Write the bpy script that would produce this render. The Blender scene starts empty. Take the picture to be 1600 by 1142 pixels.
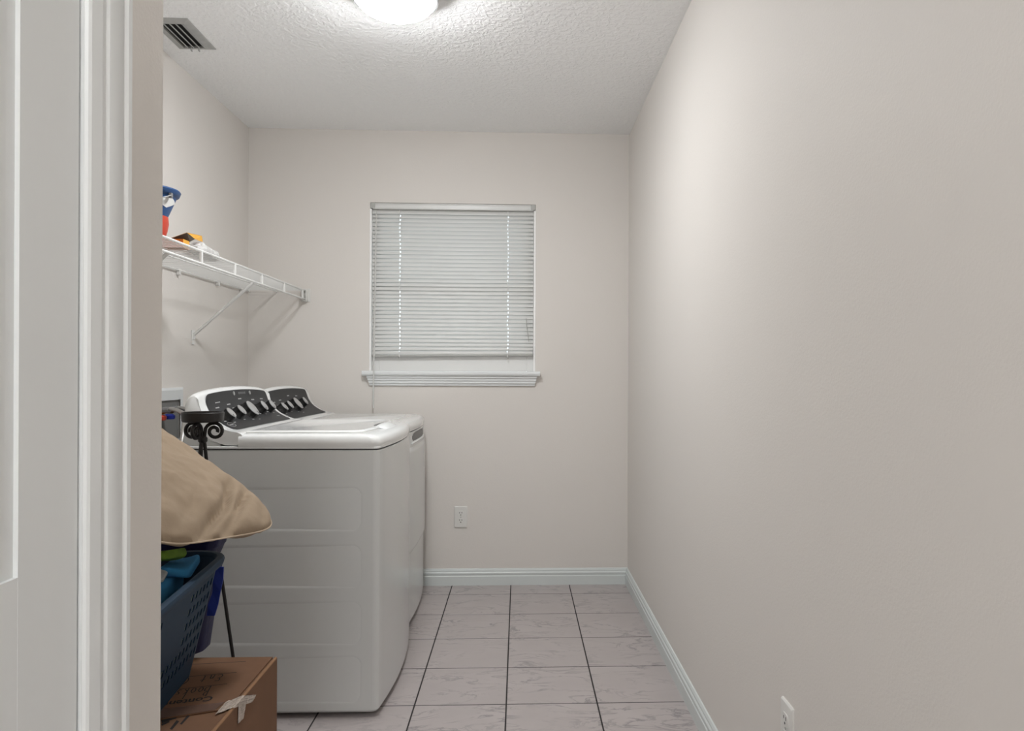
import bpy, bmesh, math, random
from mathutils import Vector, Matrix, noise
random.seed(7)
scn = bpy.context.scene
COL = scn.collection
R = math.radians
pi = math.pi

# ------------------------------------------------------------------ camera
F, CU, CV, YAW, ROLL, EYE = 1146.0, 858.0, 582.0, R(2.35), R(0.25), 1.145
cam_d = bpy.data.cameras.new('camera')
cam = bpy.data.objects.new('camera', cam_d)
COL.objects.link(cam)
cam_d.sensor_width = 36.0
cam_d.lens = F / 1600 * 36.0
cam_d.shift_x = (800 - CU) / 1600
cam_d.shift_y = (CV - 571) / 1600
cam_d.clip_start = 0.02
cam.matrix_world = (Matrix.Translation((0, 0, EYE)) @ Matrix.Rotation(-YAW, 4, 'Z')
                    @ Matrix.Rotation(pi / 2, 4, 'X') @ Matrix.Rotation(ROLL, 4, 'Z'))
scn.camera = cam

# ------------------------------------------------------------------ world, exposure
SKY_STRENGTH = 3.0
ROOM_LAMP = 124.0
ADDED_LAMP = 165.0  # strength of the fill lamp added behind the camera
w = bpy.data.worlds.new('world')
scn.world = w
w.use_nodes = True
bg = w.node_tree.nodes['Background']
bg.inputs[0].default_value = (0.86, 0.93, 1.0, 1)
bg.inputs[1].default_value = SKY_STRENGTH
vs = scn.view_settings
vs.view_transform = 'Standard'
vs.look = 'None'
vs.gamma = 1.0
vs.exposure = 0.0
vs.use_curve_mapping = False


# ------------------------------------------------------------------ pixels to points on a known surface
def ray(u, v):
    a, b = u - CU, CV - v
    c, s = math.cos(ROLL), math.sin(ROLL)
    a, b = (a * c - b * s) / F, (a * s + b * c) / F
    ct, st = math.cos(YAW), math.sin(YAW)
    return Vector((a * ct + st, ct - a * st, b))


def on_x(u, v, X):
    r = ray(u, v)
    return Vector((0, 0, EYE)) + r * (X / r.x)


def on_y(u, v, Y):
    r = ray(u, v)
    return Vector((0, 0, EYE)) + r * (Y / r.y)


def on_z(u, v, Z):
    r = ray(u, v)
    return Vector((0, 0, EYE)) + r * ((Z - EYE) / r.z)


# ------------------------------------------------------------------ materials
MATS = {}


def mat(name, col, rough=0.5, metal=0.0, var=0.0, vscale=6.0, bump=0.0, bscale=120.0, bdist=0.002,
        emit=0.0, spec=0.5, coat=0.0, trans=0.0, alpha=1.0, detail=3.0, transl=0.0):
    m = bpy.data.materials.new(name)
    m.use_nodes = True
    nt = m.node_tree
    b = nt.nodes['Principled BSDF']
    b.inputs['Base Color'].default_value = (*col, 1)
    b.inputs['Roughness'].default_value = rough
    b.inputs['Metallic'].default_value = metal
    b.inputs['Specular IOR Level'].default_value = spec
    b.inputs['Coat Weight'].default_value = coat
    b.inputs['Coat Roughness'].default_value = 0.12
    b.inputs['Transmission Weight'].default_value = trans
    b.inputs['Alpha'].default_value = alpha
    if emit:
        b.inputs['Emission Color'].default_value = (0.97, 0.985, 1.0, 1)
        b.inputs['Emission Strength'].default_value = emit
    tc = nt.nodes.new('ShaderNodeNewGeometry')
    if var:
        n = nt.nodes.new('ShaderNodeTexNoise')
        n.inputs['Scale'].default_value = vscale
        n.inputs['Detail'].default_value = detail
        nt.links.new(tc.outputs['Position'], n.inputs['Vector'])
        mx = nt.nodes.new('ShaderNodeMix')
        mx.data_type = 'RGBA'
        mx.inputs[6].default_value = (*[c * (1 - var) for c in col], 1)
        mx.inputs[7].default_value = (*[min(1, c * (1 + var)) for c in col], 1)
        nt.links.new(n.outputs['Fac'], mx.inputs[0])
        nt.links.new(mx.outputs[2], b.inputs['Base Color'])
    if bump:
        n2 = nt.nodes.new('ShaderNodeTexNoise')
        n2.inputs['Scale'].default_value = bscale
        n2.inputs['Detail'].default_value = detail
        nt.links.new(tc.outputs['Position'], n2.inputs['Vector'])
        bp = nt.nodes.new('ShaderNodeBump')
        bp.inputs['Strength'].default_value = bump
        bp.inputs['Distance'].default_value = bdist
        nt.links.new(n2.outputs['Fac'], bp.inputs['Height'])
        nt.links.new(bp.outputs['Normal'], b.inputs['Normal'])
    if transl:
        out = nt.nodes['Material Output']
        t = nt.nodes.new('ShaderNodeBsdfTranslucent')
        t.inputs[0].default_value = (*col, 1)
        ms = nt.nodes.new('ShaderNodeMixShader')
        ms.inputs[0].default_value = transl
        nt.links.new(b.outputs[0], ms.inputs[1])
        nt.links.new(t.outputs[0], ms.inputs[2])
        nt.links.new(ms.outputs[0], out.inputs[0])
    MATS[name] = m
    return m


mat('wall_paint', (0.735, 0.70, 0.66), 0.6, bump=0.28, bscale=210, bdist=0.0015, var=0.012, vscale=1.2, spec=0.3)
mat('trim_paint', (0.79, 0.81, 0.81), 0.35, var=0.01)
mat('bead_white', (0.93, 0.93, 0.92), 0.3)
mat('base_paint', (0.66, 0.70, 0.69), 0.38, var=0.03, vscale=9)
mat('grout', (0.035, 0.031, 0.031), 0.9, var=0.3, vscale=40)
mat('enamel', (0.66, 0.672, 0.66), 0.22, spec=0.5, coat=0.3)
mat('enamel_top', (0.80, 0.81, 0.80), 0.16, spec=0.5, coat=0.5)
mat('rubber', (0.015, 0.015, 0.015), 0.7)
mat('panel_dark', (0.03, 0.03, 0.031), 0.5, spec=0.25)
mat('knob_black', (0.012, 0.012, 0.012), 0.28)
mat('knob_silver', (0.46, 0.46, 0.455), 0.32, metal=0.55)
mat('print_light', (0.42, 0.42, 0.42), 0.5)
mat('slot_grey', (0.18, 0.18, 0.175), 0.5)
mat('iron', (0.008, 0.006, 0.005), 0.5, metal=0.0, bump=0.3, bscale=300, bdist=0.001, var=0.4, vscale=40)
mat('wire_white', (0.74, 0.74, 0.72), 0.4)
mat('plastic_white', (0.74, 0.73, 0.70), 0.35)
mat('black', (0.01, 0.01, 0.01), 0.7)
mat('nickel', (0.22, 0.22, 0.22), 0.4, metal=0.3)
mat('lamp_glass', (0.9, 0.9, 0.88), 0.4, emit=ROOM_LAMP)
mat('added_lamp_glass', (0.9, 0.9, 0.88), 0.4, emit=ADDED_LAMP)
mat('vent_metal', (0.40, 0.40, 0.385), 0.5, var=0.18, vscale=35)
mat('vent_dark', (0.03, 0.03, 0.03), 0.9)
mat('blind_vinyl', (0.64, 0.64, 0.62), 0.38, transl=0.02)
mat('rail_metal', (0.68, 0.68, 0.66), 0.35)
mat('clip_plastic', (0.42, 0.42, 0.40), 0.3)
mat('cord_white', (0.85, 0.85, 0.84), 0.6)
mat('wand', (0.62, 0.62, 0.60), 0.15)
mat('glass', (0.9, 0.95, 0.95), 0.05, trans=1.0)
mat('vinyl_frame', (0.78, 0.78, 0.765), 0.35)
mat('cardboard', (0.158, 0.076, 0.037), 0.85, var=0.07, vscale=30, bump=0.1, bscale=400, bdist=0.0004)
mat('cardboard_edge', (0.26, 0.14, 0.07), 0.9, var=0.1, vscale=60)
mat('ink', (0.008, 0.005, 0.004), 0.8)
mat('tape_brown', (0.13, 0.075, 0.052), 0.3, var=0.12, vscale=40)
mat('tape_clear', (0.44, 0.37, 0.31), 0.22, var=0.35, vscale=90, bump=0.7, bscale=160, bdist=0.003)
mat('basket_navy', (0.012, 0.034, 0.066), 0.55, var=0.06, spec=0.25)
mat('bag_navy', (0.011, 0.011, 0.05), 0.45, spec=0.25, bump=0.35, bscale=22, bdist=0.012)
mat('strap_blue', (0.008, 0.028, 0.24), 0.6)
mat('towel_blue', (0.05, 0.29, 0.60), 0.95, bump=0.8, bscale=700, bdist=0.002, var=0.18, vscale=25)
mat('towel_grey', (0.45, 0.53, 0.60), 0.95, bump=0.9, bscale=260, bdist=0.004, var=0.35, vscale=130)
mat('cloth_green', (0.17, 0.30, 0.03), 0.85, var=0.35, vscale=30)
mat('cloth_lime', (0.74, 0.86, 0.48), 0.9, var=0.3, vscale=25)
mat('tag_white', (0.55, 0.57, 0.58), 0.7, var=0.2, vscale=90)
mat('pillow_khaki', (0.325, 0.245, 0.168), 0.9, var=0.06, vscale=14, bump=0.35, bscale=26, bdist=0.006)
mat('pillow_seam', (0.47, 0.37, 0.27), 0.9)
mat('pail_blue', (0.022, 0.072, 0.20), 0.45, var=0.15, vscale=30)
mat('pail_white', (0.72, 0.72, 0.70), 0.5)
mat('red_plastic', (0.50, 0.055, 0.03), 0.4)
mat('orange_card', (0.62, 0.16, 0.008), 0.6, var=0.12, vscale=40)
mat('yellow_card', (0.70, 0.36, 0.05), 0.6, var=0.15, vscale=60)
mat('card_inside', (0.115, 0.095, 0.08), 0.8)
mat('clear_bag', (0.80, 0.80, 0.79), 0.25, alpha=0.55, bump=0.6, bscale=35, bdist=0.01)
mat('braid', (0.42, 0.41, 0.39), 0.35, metal=0.8, bump=0.6, bscale=500, bdist=0.001)
mat('brass', (0.30, 0.17, 0.06), 0.35, metal=0.9)
mat('valve_blue', (0.006, 0.02, 0.25), 0.4)
mat('box_plastic', (0.68, 0.70, 0.70), 0.4)


def ceiling_material():
    m = bpy.data.materials.new('ceiling_texture')
    m.use_nodes = True
    nt = m.node_tree
    b = nt.nodes['Principled BSDF']
    b.inputs['Base Color'].default_value = (0.95, 0.952, 0.948, 1)
    b.inputs['Roughness'].default_value = 0.75
    g = nt.nodes.new('ShaderNodeNewGeometry')
    n = nt.nodes.new('ShaderNodeTexNoise')
    n.inputs['Scale'].default_value = 52
    n.inputs['Detail'].default_value = 2.5
    n.inputs['Distortion'].default_value = 0.6
    r = nt.nodes.new('ShaderNodeValToRGB')
    r.color_ramp.elements[0].position = 0.42
    r.color_ramp.elements[1].position = 0.62
    bp = nt.nodes.new('ShaderNodeBump')
    bp.inputs['Strength'].default_value = 0.52
    bp.inputs['Distance'].default_value = 0.0035
    nt.links.new(g.outputs['Position'], n.inputs['Vector'])
    nt.links.new(n.outputs['Fac'], r.inputs[0])
    nt.links.new(r.outputs[0], bp.inputs['Height'])
    nt.links.new(bp.outputs['Normal'], b.inputs['Normal'])
    MATS['ceiling_texture'] = m


def tile_material():
    m = bpy.data.materials.new('marble_tile')
    m.use_nodes = True
    nt = m.node_tree
    L = nt.links.new
    b = nt.nodes['Principled BSDF']
    b.inputs['Roughness'].default_value = 0.33
    b.inputs['Specular IOR Level'].default_value = 0.45
    g = nt.nodes.new('ShaderNodeNewGeometry')
    oi = nt.nodes.new('ShaderNodeObjectInfo')
    sc = nt.nodes.new('ShaderNodeVectorMath'); sc.operation = 'SCALE'
    sc.inputs[0].default_value = (13.0, 7.0, 31.0)
    L(oi.outputs['Random'], sc.inputs[3])
    ad = nt.nodes.new('ShaderNodeVectorMath'); ad.operation = 'ADD'
    L(g.outputs['Position'], ad.inputs[0]); L(sc.outputs[0], ad.inputs[1])
    mp = nt.nodes.new('ShaderNodeMapping')
    mp.inputs['Rotation'].default_value = (0, 0, R(28))
    mp.inputs['Scale'].default_value = (3.4, 8.0, 5)
    L(ad.outputs[0], mp.inputs[0])
    n1 = nt.nodes.new('ShaderNodeTexNoise')
    n1.inputs['Scale'].default_value = 1.5; n1.inputs['Detail'].default_value = 6
    n1.inputs['Roughness'].default_value = 0.62; n1.inputs['Distortion'].default_value = 0.9
    L(mp.outputs[0], n1.inputs['Vector'])
    # veins: where the noise crosses one half
    s = nt.nodes.new('ShaderNodeMath'); s.operation = 'SUBTRACT'; s.inputs[1].default_value = 0.5
    L(n1.outputs['Fac'], s.inputs[0])
    a = nt.nodes.new('ShaderNodeMath'); a.operation = 'ABSOLUTE'
    L(s.outputs[0], a.inputs[0])
    vr = nt.nodes.new('ShaderNodeMapRange')
    vr.inputs['From Min'].default_value = 0.0; vr.inputs['From Max'].default_value = 0.034
    vr.inputs['To Min'].default_value = 1.0; vr.inputs['To Max'].default_value = 0.0
    L(a.outputs[0], vr.inputs['Value'])
    n2 = nt.nodes.new('ShaderNodeTexNoise')
    n2.inputs['Scale'].default_value = 7; n2.inputs['Detail'].default_value = 3
    L(ad.outputs[0], n2.inputs['Vector'])
    mr = nt.nodes.new('ShaderNodeMapRange')
    mr.inputs['From Min'].default_value = 0.40; mr.inputs['From Max'].default_value = 0.62
    L(n2.outputs['Fac'], mr.inputs['Value'])
    mu = nt.nodes.new('ShaderNodeMath'); mu.operation = 'MULTIPLY'
    L(vr.outputs[0], mu.inputs[0]); L(mr.outputs[0], mu.inputs[1])
    m2 = nt.nodes.new('ShaderNodeMath'); m2.operation = 'MULTIPLY'; m2.inputs[1].default_value = 0.82
    L(mu.outputs[0], m2.inputs[0])
    base = nt.nodes.new('ShaderNodeMix'); base.data_type = 'RGBA'
    base.inputs[6].default_value = (0.40, 0.36, 0.35, 1)
    base.inputs[7].default_value = (0.50, 0.455, 0.445, 1)
    L(n2.outputs['Fac'], base.inputs[0])
    vein = nt.nodes.new('ShaderNodeMix'); vein.data_type = 'RGBA'
    vein.inputs[7].default_value = (0.20, 0.18, 0.185, 1)
    L(m2.outputs[0], vein.inputs[0]); L(base.outputs[2], vein.inputs[6])
    L(vein.outputs[2], b.inputs['Base Color'])
    MATS['marble_tile'] = m


ceiling_material()
tile_material()


# ------------------------------------------------------------------ mesh helpers
class MB:
    def __init__(self):
        self.v, self.f = [], []

    def add(self, vs, fs):
        o = len(self.v)
        self.v += [tuple(p) for p in vs]
        self.f += [tuple(i + o for i in f) for f in fs]
        return self

    def box(self, x0, x1, y0, y1, z0, z1):
        return self.add([(x0, y0, z0), (x1, y0, z0), (x1, y1, z0), (x0, y1, z0),
                         (x0, y0, z1), (x1, y0, z1), (x1, y1, z1), (x0, y1, z1)],
                        [(0, 3, 2, 1), (4, 5, 6, 7), (0, 1, 5, 4), (1, 2, 6, 5), (2, 3, 7, 6), (3, 0, 4, 7)])

    def loft(self, rings, cap=True, closed=True):
        n = len(rings[0])
        vs = [p for r in rings for p in r]
        fs = []
        for i in range(len(rings) - 1):
            for j in range(n if closed else n - 1):
                k = (j + 1) % n
                fs.append((i * n + j, i * n + k, (i + 1) * n + k, (i + 1) * n + j))
        if cap and closed:
            fs.append(tuple(reversed(range(n))))
            fs.append(tuple((len(rings) - 1) * n + j for j in range(n)))
        return self.add(vs, fs)

    def prism(self, poly, d):
        d = Vector(d)
        return self.loft([[Vector(p) for p in poly], [Vector(p) + d for p in poly]])

    def tube(self, pts, r, n=8, cap=True):
        pts = [Vector(p) for p in pts]
        rs = r if isinstance(r, (list, tuple)) else [r] * len(pts)
        rings = []
        t0 = (pts[1] - pts[0]).normalized()
        up = Vector((0, 0, 1)) if abs(t0.z) < 0.9 else Vector((1, 0, 0))
        nrm = t0.cross(up).normalized()
        for i, p in enumerate(pts):
            if i == 0:
                t = pts[1] - pts[0]
            elif i == len(pts) - 1:
                t = pts[-1] - pts[-2]
            else:
                t = pts[i + 1] - pts[i - 1]
            t.normalize()
            nrm = (nrm - t * nrm.dot(t)).normalized()
            b = t.cross(nrm)
            rings.append([p + (nrm * math.cos(2 * pi * k / n) + b * math.sin(2 * pi * k / n)) * rs[i]
                          for k in range(n)])
        return self.loft(rings, cap)

    def lathe(self, prof, c=(0, 0, 0), n=32, cap=True):
        rings = [[(c[0] + r * math.cos(2 * pi * k / n), c[1] + r * math.sin(2 * pi * k / n), c[2] + z)
                  for k in range(n)] for r, z in prof]
        return self.loft(rings, cap)

    def grid(self, fn, nu, nv):
        vs = [fn(i / nu, j / nv) for j in range(nv + 1) for i in range(nu + 1)]
        fs = [(j * (nu + 1) + i, j * (nu + 1) + i + 1, (j + 1) * (nu + 1) + i + 1, (j + 1) * (nu + 1) + i)
              for j in range(nv) for i in range(nu)]
        return self.add(vs, fs)

    def mesh(self, name, bevel=0.0, seg=2, smooth=None, fix=True, weld=0.0):
        me = bpy.data.meshes.new(name)
        me.from_pydata(self.v, [], self.f)
        bm = bmesh.new()
        bm.from_mesh(me)
        if weld:
            bmesh.ops.remove_doubles(bm, verts=bm.verts, dist=weld)
        if fix:
            bmesh.ops.recalc_face_normals(bm, faces=bm.faces)
        if bevel:
            ed = [e for e in bm.edges if len(e.link_faces) == 2 and e.calc_face_angle(0) > R(30)]
            bmesh.ops.bevel(bm, geom=ed, offset=bevel, segments=seg, profile=0.5, affect='EDGES', clamp_overlap=True)
        bm.to_mesh(me)
        bm.free()
        if smooth is not None:
            me.polygons.foreach_set('use_smooth', [True] * len(me.polygons))
            me.set_sharp_from_angle(angle=R(smooth))
        me.update()
        return me


def obj(name, mb, material, parent=None, bevel=0.0, seg=2, smooth=None, loc=None, rot=None, fix=True, weld=0.0):
    me = mb if isinstance(mb, bpy.types.Mesh) else mb.mesh(name, bevel, seg, smooth, fix, weld)
    if material and not me.materials:
        me.materials.append(MATS[material])
    o = bpy.data.objects.new(name, me)
    COL.objects.link(o)
    if loc is not None:
        o.location = loc
    if rot is not None:
        o.rotation_euler = rot
    if parent is not None:
        o.parent = parent
        if parent.type == 'EMPTY':
            o.matrix_parent_inverse = Matrix.Translation(-Vector(parent.location))
    return o


def thing(name, label, cat, loc, group=None):
    o = bpy.data.objects.new(name, None)
    o.empty_display_size = 0.05
    COL.objects.link(o)
    o.location = loc
    return tag(o, label, cat, group)


def tag(o, label, cat, group=None):
    o['label'] = label
    o['category'] = cat
    if group:
        o['group'] = group
    return o


def struct(o, label=None):
    o['kind'] = 'structure'
    if label:
        o['label'] = label
    return o


def sbox(name, material, dims, label=None, bevel=0.0):
    return struct(obj(name, MB().box(*dims), material, bevel=bevel), label)


def rrect(cx, cy, hx, hy, r, n=6):
    pts = []
    for sx, sy, a0 in ((1, 1, 0), (-1, 1, 90), (-1, -1, 180), (1, -1, 270)):
        for k in range(n + 1):
            a = R(a0 + 90 * k / n)
            pts.append((cx + sx * (hx - r) + r * math.cos(a), cy + sy * (hy - r) + r * math.sin(a)))
    return pts


def bez(p0, p1, p2, n):
    p0, p1, p2 = Vector(p0), Vector(p1), Vector(p2)
    return [p0 * (1 - t) ** 2 + p1 * 2 * t * (1 - t) + p2 * t * t for t in [i / n for i in range(n + 1)]]


def catmull(pts, n=8):
    pts = [Vector(p) for p in pts]
    out = []
    for i in range(len(pts) - 1):
        p0 = pts[max(i - 1, 0)]; p1 = pts[i]; p2 = pts[i + 1]; p3 = pts[min(i + 2, len(pts) - 1)]
        for k in range(n):
            t = k / n
            out.append(0.5 * ((2 * p1) + (p2 - p0) * t + (2 * p0 - 5 * p1 + 4 * p2 - p3) * t * t
                              + (3 * p1 - p0 - 3 * p2 + p3) * t ** 3))
    out.append(pts[-1])
    return out


# ------------------------------------------------------------------ room shell
XL, XR, YB, HC = -1.442, 0.593, 3.965, 2.44
XP, YE, YR = -0.45, 0.944, -1.7          # passage wall, its end, rear of the passage
T = 0.12

# floor: dark grout bed with separate tiles
floor = sbox('floor', 'grout', (XL - T, XR + T, YR - T, YB + T, -0.08, -0.0007), 'marble tiled floor with dark grout')
P, X0, Y0, G = 0.315, -0.354, 2.535, 0.0042
tile_full = MB().box(G / 2, P - G / 2, G / 2, P - G / 2, -0.010, 0.0).mesh('tile', bevel=0.0012, seg=1)
tile_full.materials.append(MATS['marble_tile'])
rects = [(XL, XR, YE, YB), (XP, XR, YR, YE)]
for (ax, bx, ay, by) in rects:
    i0, i1 = math.floor((ax - X0) / P), math.ceil((bx - X0) / P)
    j0, j1 = math.floor((ay - Y0) / P), math.ceil((by - Y0) / P)
    for i in range(i0, i1):
        for j in range(j0, j1):
            x0, y0 = X0 + i * P, Y0 + j * P
            cx0, cx1 = max(x0 + G / 2, ax), min(x0 + P - G / 2, bx)
            cy0, cy1 = max(y0 + G / 2, ay), min(y0 + P - G / 2, by)
            if cx1 - cx0 < 0.006 or cy1 - cy0 < 0.006:
                continue
            if abs(cx1 - cx0 - P + G) < 1e-4 and abs(cy1 - cy0 - P + G) < 1e-4:
                obj('tile', tile_full, None, floor, loc=(x0, y0, 0))
            else:
                obj('tile', MB().box(0, cx1 - cx0, 0, cy1 - cy0, -0.010, 0.0), 'marble_tile', floor,
                    bevel=0.0012, seg=1, loc=(cx0, cy0, 0))

# window opening in the back wall
WX0, WX1, WZ0, WZ1 = -0.800, 0.086, 1.150, 2.052


m = MB()
m.box(XL - T, WX0, YB, YB + T, 0, HC).box(WX1, XR + T, YB, YB + T, 0, HC)
m.box(WX0, WX1, YB, YB + T, 0, WZ0 - 0.03).box(WX0, WX1, YB, YB + T, WZ1, HC)
struct(obj('wall_back', m, 'wall_paint', weld=1e-5), 'beige wall with the window')
sbox('wall_left', 'wall_paint', (XL - T, XL, YE, YB, 0, HC))
sbox('wall_right', 'wall_paint', (XR, XR + T, YR, YB, 0, HC), 'long bare beige wall')
sbox('wall_front', 'wall_paint', (XL - T, XP - T, YE - T, YE, 0, HC))
sbox('wall_rear', 'wall_paint', (XP - T, XR + T, YR - T, YR, 0, HC))
sbox('ceiling', 'ceiling_texture', (XL - T, XR + T, YR - T, YB + T, HC, HC + 0.1), 'white textured ceiling')
# passage wall with the door opening
DY0, DY1, DH = -0.02, 0.774, 2.035
m = MB()
m.box(XP - T, XP, YR, DY0 - 0.02, 0, HC).box(XP - T, XP, DY1 + 0.02, YE, 0, HC)
m.box(XP - T, XP, DY0 - 0.02, DY1 + 0.02, DH + 0.02, HC)
struct(obj('wall_passage', m, 'wall_paint'), 'beige wall beside the white door')

# baseboards, ridged profile
BP = [(0, 0), (0.013, 0), (0.013, 0.048), (0.0105, 0.051), (0.0105, 0.056), (0.012, 0.059), (0.012, 0.066),
      (0.008, 0.072), (0.008, 0.078), (0.004, 0.086), (0, 0.088)]


def baseboard(name, p, d, length, n):
    p, d, n = Vector(p), Vector(d), Vector(n)
    struct(obj(name, MB().prism([p + n * a + Vector((0, 0, b)) for a, b in BP], d * length), 'base_paint'))


baseboard('baseboard_back', (XL, YB, 0), (1, 0, 0), XR - XL, (0, -1, 0))
baseboard('baseboard_right', (XR, YR, 0), (0, 1, 0), YB - YR, (-1, 0, 0))
baseboard('baseboard_left', (XL, YE, 0), (0, 1, 0), YB - YE, (1, 0, 0))
baseboard('baseboard_front', (XL, YE, 0), (1, 0, 0), XP - XL, (0, 1, 0))
baseboard('baseboard_passage', (XP, 0.852, 0), (0, 1, 0), YE - 0.852 + 0.013, (1, 0, 0))

# door, jamb and casing in the passage wall
d1 = bpy.data.objects.new('door_1', None)
COL.objects.link(d1)
d1.location = (XP, 0.37, 0)
struct(d1, 'white panelled door')
XD = XP - 0.003                     # door face
obj('slab', MB().box(XD - 0.035, XD - 0.012, DY0, DY1 - 0.001, 0.01, DH), 'trim_paint', d1)
st = 0.090
yc = (DY0 + DY1) / 2
rails = [(0.01, 0.22), (0.80, 0.957), (1.60, 1.70), (1.92, DH)]
m = MB()
for a, b in ((DY0, DY0 + st), (DY1 - st, DY1 - 0.001), (yc - st / 2, yc + st / 2)):
    m.box(XD - 0.012, XD, a, b, 0.01, DH)
obj('stile', m, 'trim_paint', d1)
for a, b in rails:
    m = MB()
    m.box(XD - 0.012, XD - 0.0002, DY0 + st - 0.002, yc - st / 2 + 0.002, a, b)
    m.box(XD - 0.012, XD - 0.0002, yc + st / 2 - 0.002, DY1 - st + 0.002, a, b)
    obj('rail', m, 'trim_paint', d1)
for (za, zb) in ((0.22, 0.80), (0.957, 1.60), (1.70, 1.92)):
    for (ya, yb) in ((DY0 + st, yc - st / 2), (yc + st / 2, DY1 - st)):
        rings = []
        for ins, xo in ((0.0, -0.0045), (0.012, -0.0042), (0.045, -0.0012), (0.05, -0.0012)):
            rings.append([(XD + xo, ya + ins, za + ins), (XD + xo, yb - ins, za + ins),
                          (XD + xo, yb - ins, zb - ins), (XD + xo, ya + ins, zb - ins)])
        obj('raised_panel', MB().loft(rings), 'trim_paint', d1)
kn = MB()
kn.lathe([(0.001, 0), (0.03, 0), (0.03, 0.006), (0.012, 0.01), (0.012, 0.03), (0.026, 0.04), (0.028, 0.052), (0.018, 0.062), (0.001, 0.064)], n=20)
obj('door_knob', kn, 'nickel', d1, smooth=40, loc=(XD, DY0 + 0.06, 0.93), rot=(0, pi / 2, 0))
jm = MB()
jm.box(XP - T, XP, DY1 + 0.0025, DY1 + 0.02, 0, DH + 0.02).box(XP - T, XP, DY0 - 0.02, DY0 - 0.0025, 0, DH + 0.02)
jm.box(XP - T, XP, DY0 - 0.02, DY1 + 0.02, DH + 0.003, DH + 0.02)
jo = obj('jamb', jm, 'trim_paint', d1)
CP = [(0, 0), (0.001, 0.0035), (0.004, 0.0055), (0.022, 0.0075), (0.026, 0.006), (0.031, 0.006), (0.035, 0.0085), (0.040, 0.0095),
      (0.060, 0.0105), (0.064, 0.0095), (0.069, 0.0125), (0.076, 0.013), (0.080, 0.011), (0.082, 0.006), (0.082, 0)]
CP = [(a * 0.9, b) for a, b in CP]
CI = 0.003
tr = bpy.data.objects.new('trim_1', None)
COL.objects.link(tr)
tr.location = (XP, yc, 0)
struct(tr, 'white moulded door casing')
rings = []
for z in (0, 1):
    rings.append([(XP + x, DY1 + CI + wd, (DH + CI + wd) if z else 0.0) for wd, x in CP])
obj('casing', MB().loft(rings), 'trim_paint', tr, smooth=20)
rings = []
for z in (0, 1):
    rings.append([(XP + x, DY0 - CI - wd, (DH + CI + wd) if z else 0.0) for wd, x in CP])
obj('casing', MB().loft(rings), 'trim_paint', tr, smooth=20)
rings = [[(XP + x, DY0 - CI - wd, DH + CI + wd) for wd, x in CP], [(XP + x, DY1 + CI + wd, DH + CI + wd) for wd, x in CP]]
obj('casing', MB().loft(rings), 'trim_paint', tr, smooth=20)

# ------------------------------------------------------------------ window
win = bpy.data.objects.new('window_1', None)
COL.objects.link(win)
win.location = ((WX0 + WX1) / 2, YB, WZ0)
struct(win, 'small window with a white sill')
m = MB()
fy0, fy1 = YB + 0.034, YB + 0.095
fw = 0.045
m.box(WX0, WX0 + fw, fy0, fy1, WZ0, WZ1).box(WX1 - fw, WX1, fy0, fy1, WZ0, WZ1)
m.box(WX0 + fw, WX1 - fw, fy0, fy1, WZ1 - fw, WZ1).box(WX0 + fw, WX1 - fw, fy0, fy1, WZ0, WZ0 + 0.088)
m.box(WX0 + fw, WX1 - fw, fy0 + 0.01, fy1, 1.59, 1.63)
obj('frame', m, 'vinyl_frame', win, bevel=0.002)
obj('sash_rail', MB().box(WX0 + fw, WX1 - fw, fy0 + 0.012, fy1 - 0.005, WZ0 + 0.06, WZ0 + 0.105), 'vinyl_frame', win, bevel=0.002)
obj('pane', MB().box(WX0 + fw, WX1 - fw, fy0 + 0.022, fy0 + 0.027, WZ0 + 0.10, 1.60), 'glass', win)
obj('pane', MB().box(WX0 + fw, WX1 - fw, fy0 + 0.034, fy0 + 0.039, 1.62, WZ1 - fw), 'glass', win)
# white edge beads down both sides of the opening
for xa in (WX0 - 0.002, WX1 - 0.009):
    obj('edge_bead', MB().box(xa, xa + 0.011, YB - 0.004, YB + 0.034, WZ0, WZ1 - 0.034), 'bead_white', win, bevel=0.002)
# stool and moulded apron
SX0, SX1 = -0.833, 0.113
m = MB()
m.box(WX0, WX1, YB - 0.001, YB + 0.034, WZ0 - 0.026, WZ0)
obj('sill_board', m, 'trim_paint', win)
prof = [(YB, WZ0), (YB - 0.038, WZ0), (YB - 0.044, WZ0 - 0.005), (YB - 0.045, WZ0 - 0.013), (YB - 0.042, WZ0 - 0.021), (YB - 0.036, WZ0 - 0.026), (YB, WZ0 - 0.026)]
obj('sill', MB().prism([(SX0, a, b) for a, b in prof], (SX1 - SX0, 0, 0)), 'trim_paint', win, smooth=30)
ap = [(0.0, -0.026, 0.030), (0.030, -0.026, 0.030), (0.030, -0.036, 0.028), (0.024, -0.040, 0.024), (0.023, -0.050, 0.018), (0.018, -0.054, 0.014),
      (0.018, -0.064, 0.008), (0.012, -0.070, 0.004), (0.010, -0.078, 0.0), (0.0, -0.078, 0.0)]
rings = [[(-0.798 - e * 0.4, YB - d, WZ0 + z) for d, z, e in ap], [(0.084 + e * 0.4, YB - d, WZ0 + z) for d, z, e in ap]]
obj('apron', MB().loft(rings), 'trim_paint', win, smooth=20)

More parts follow.
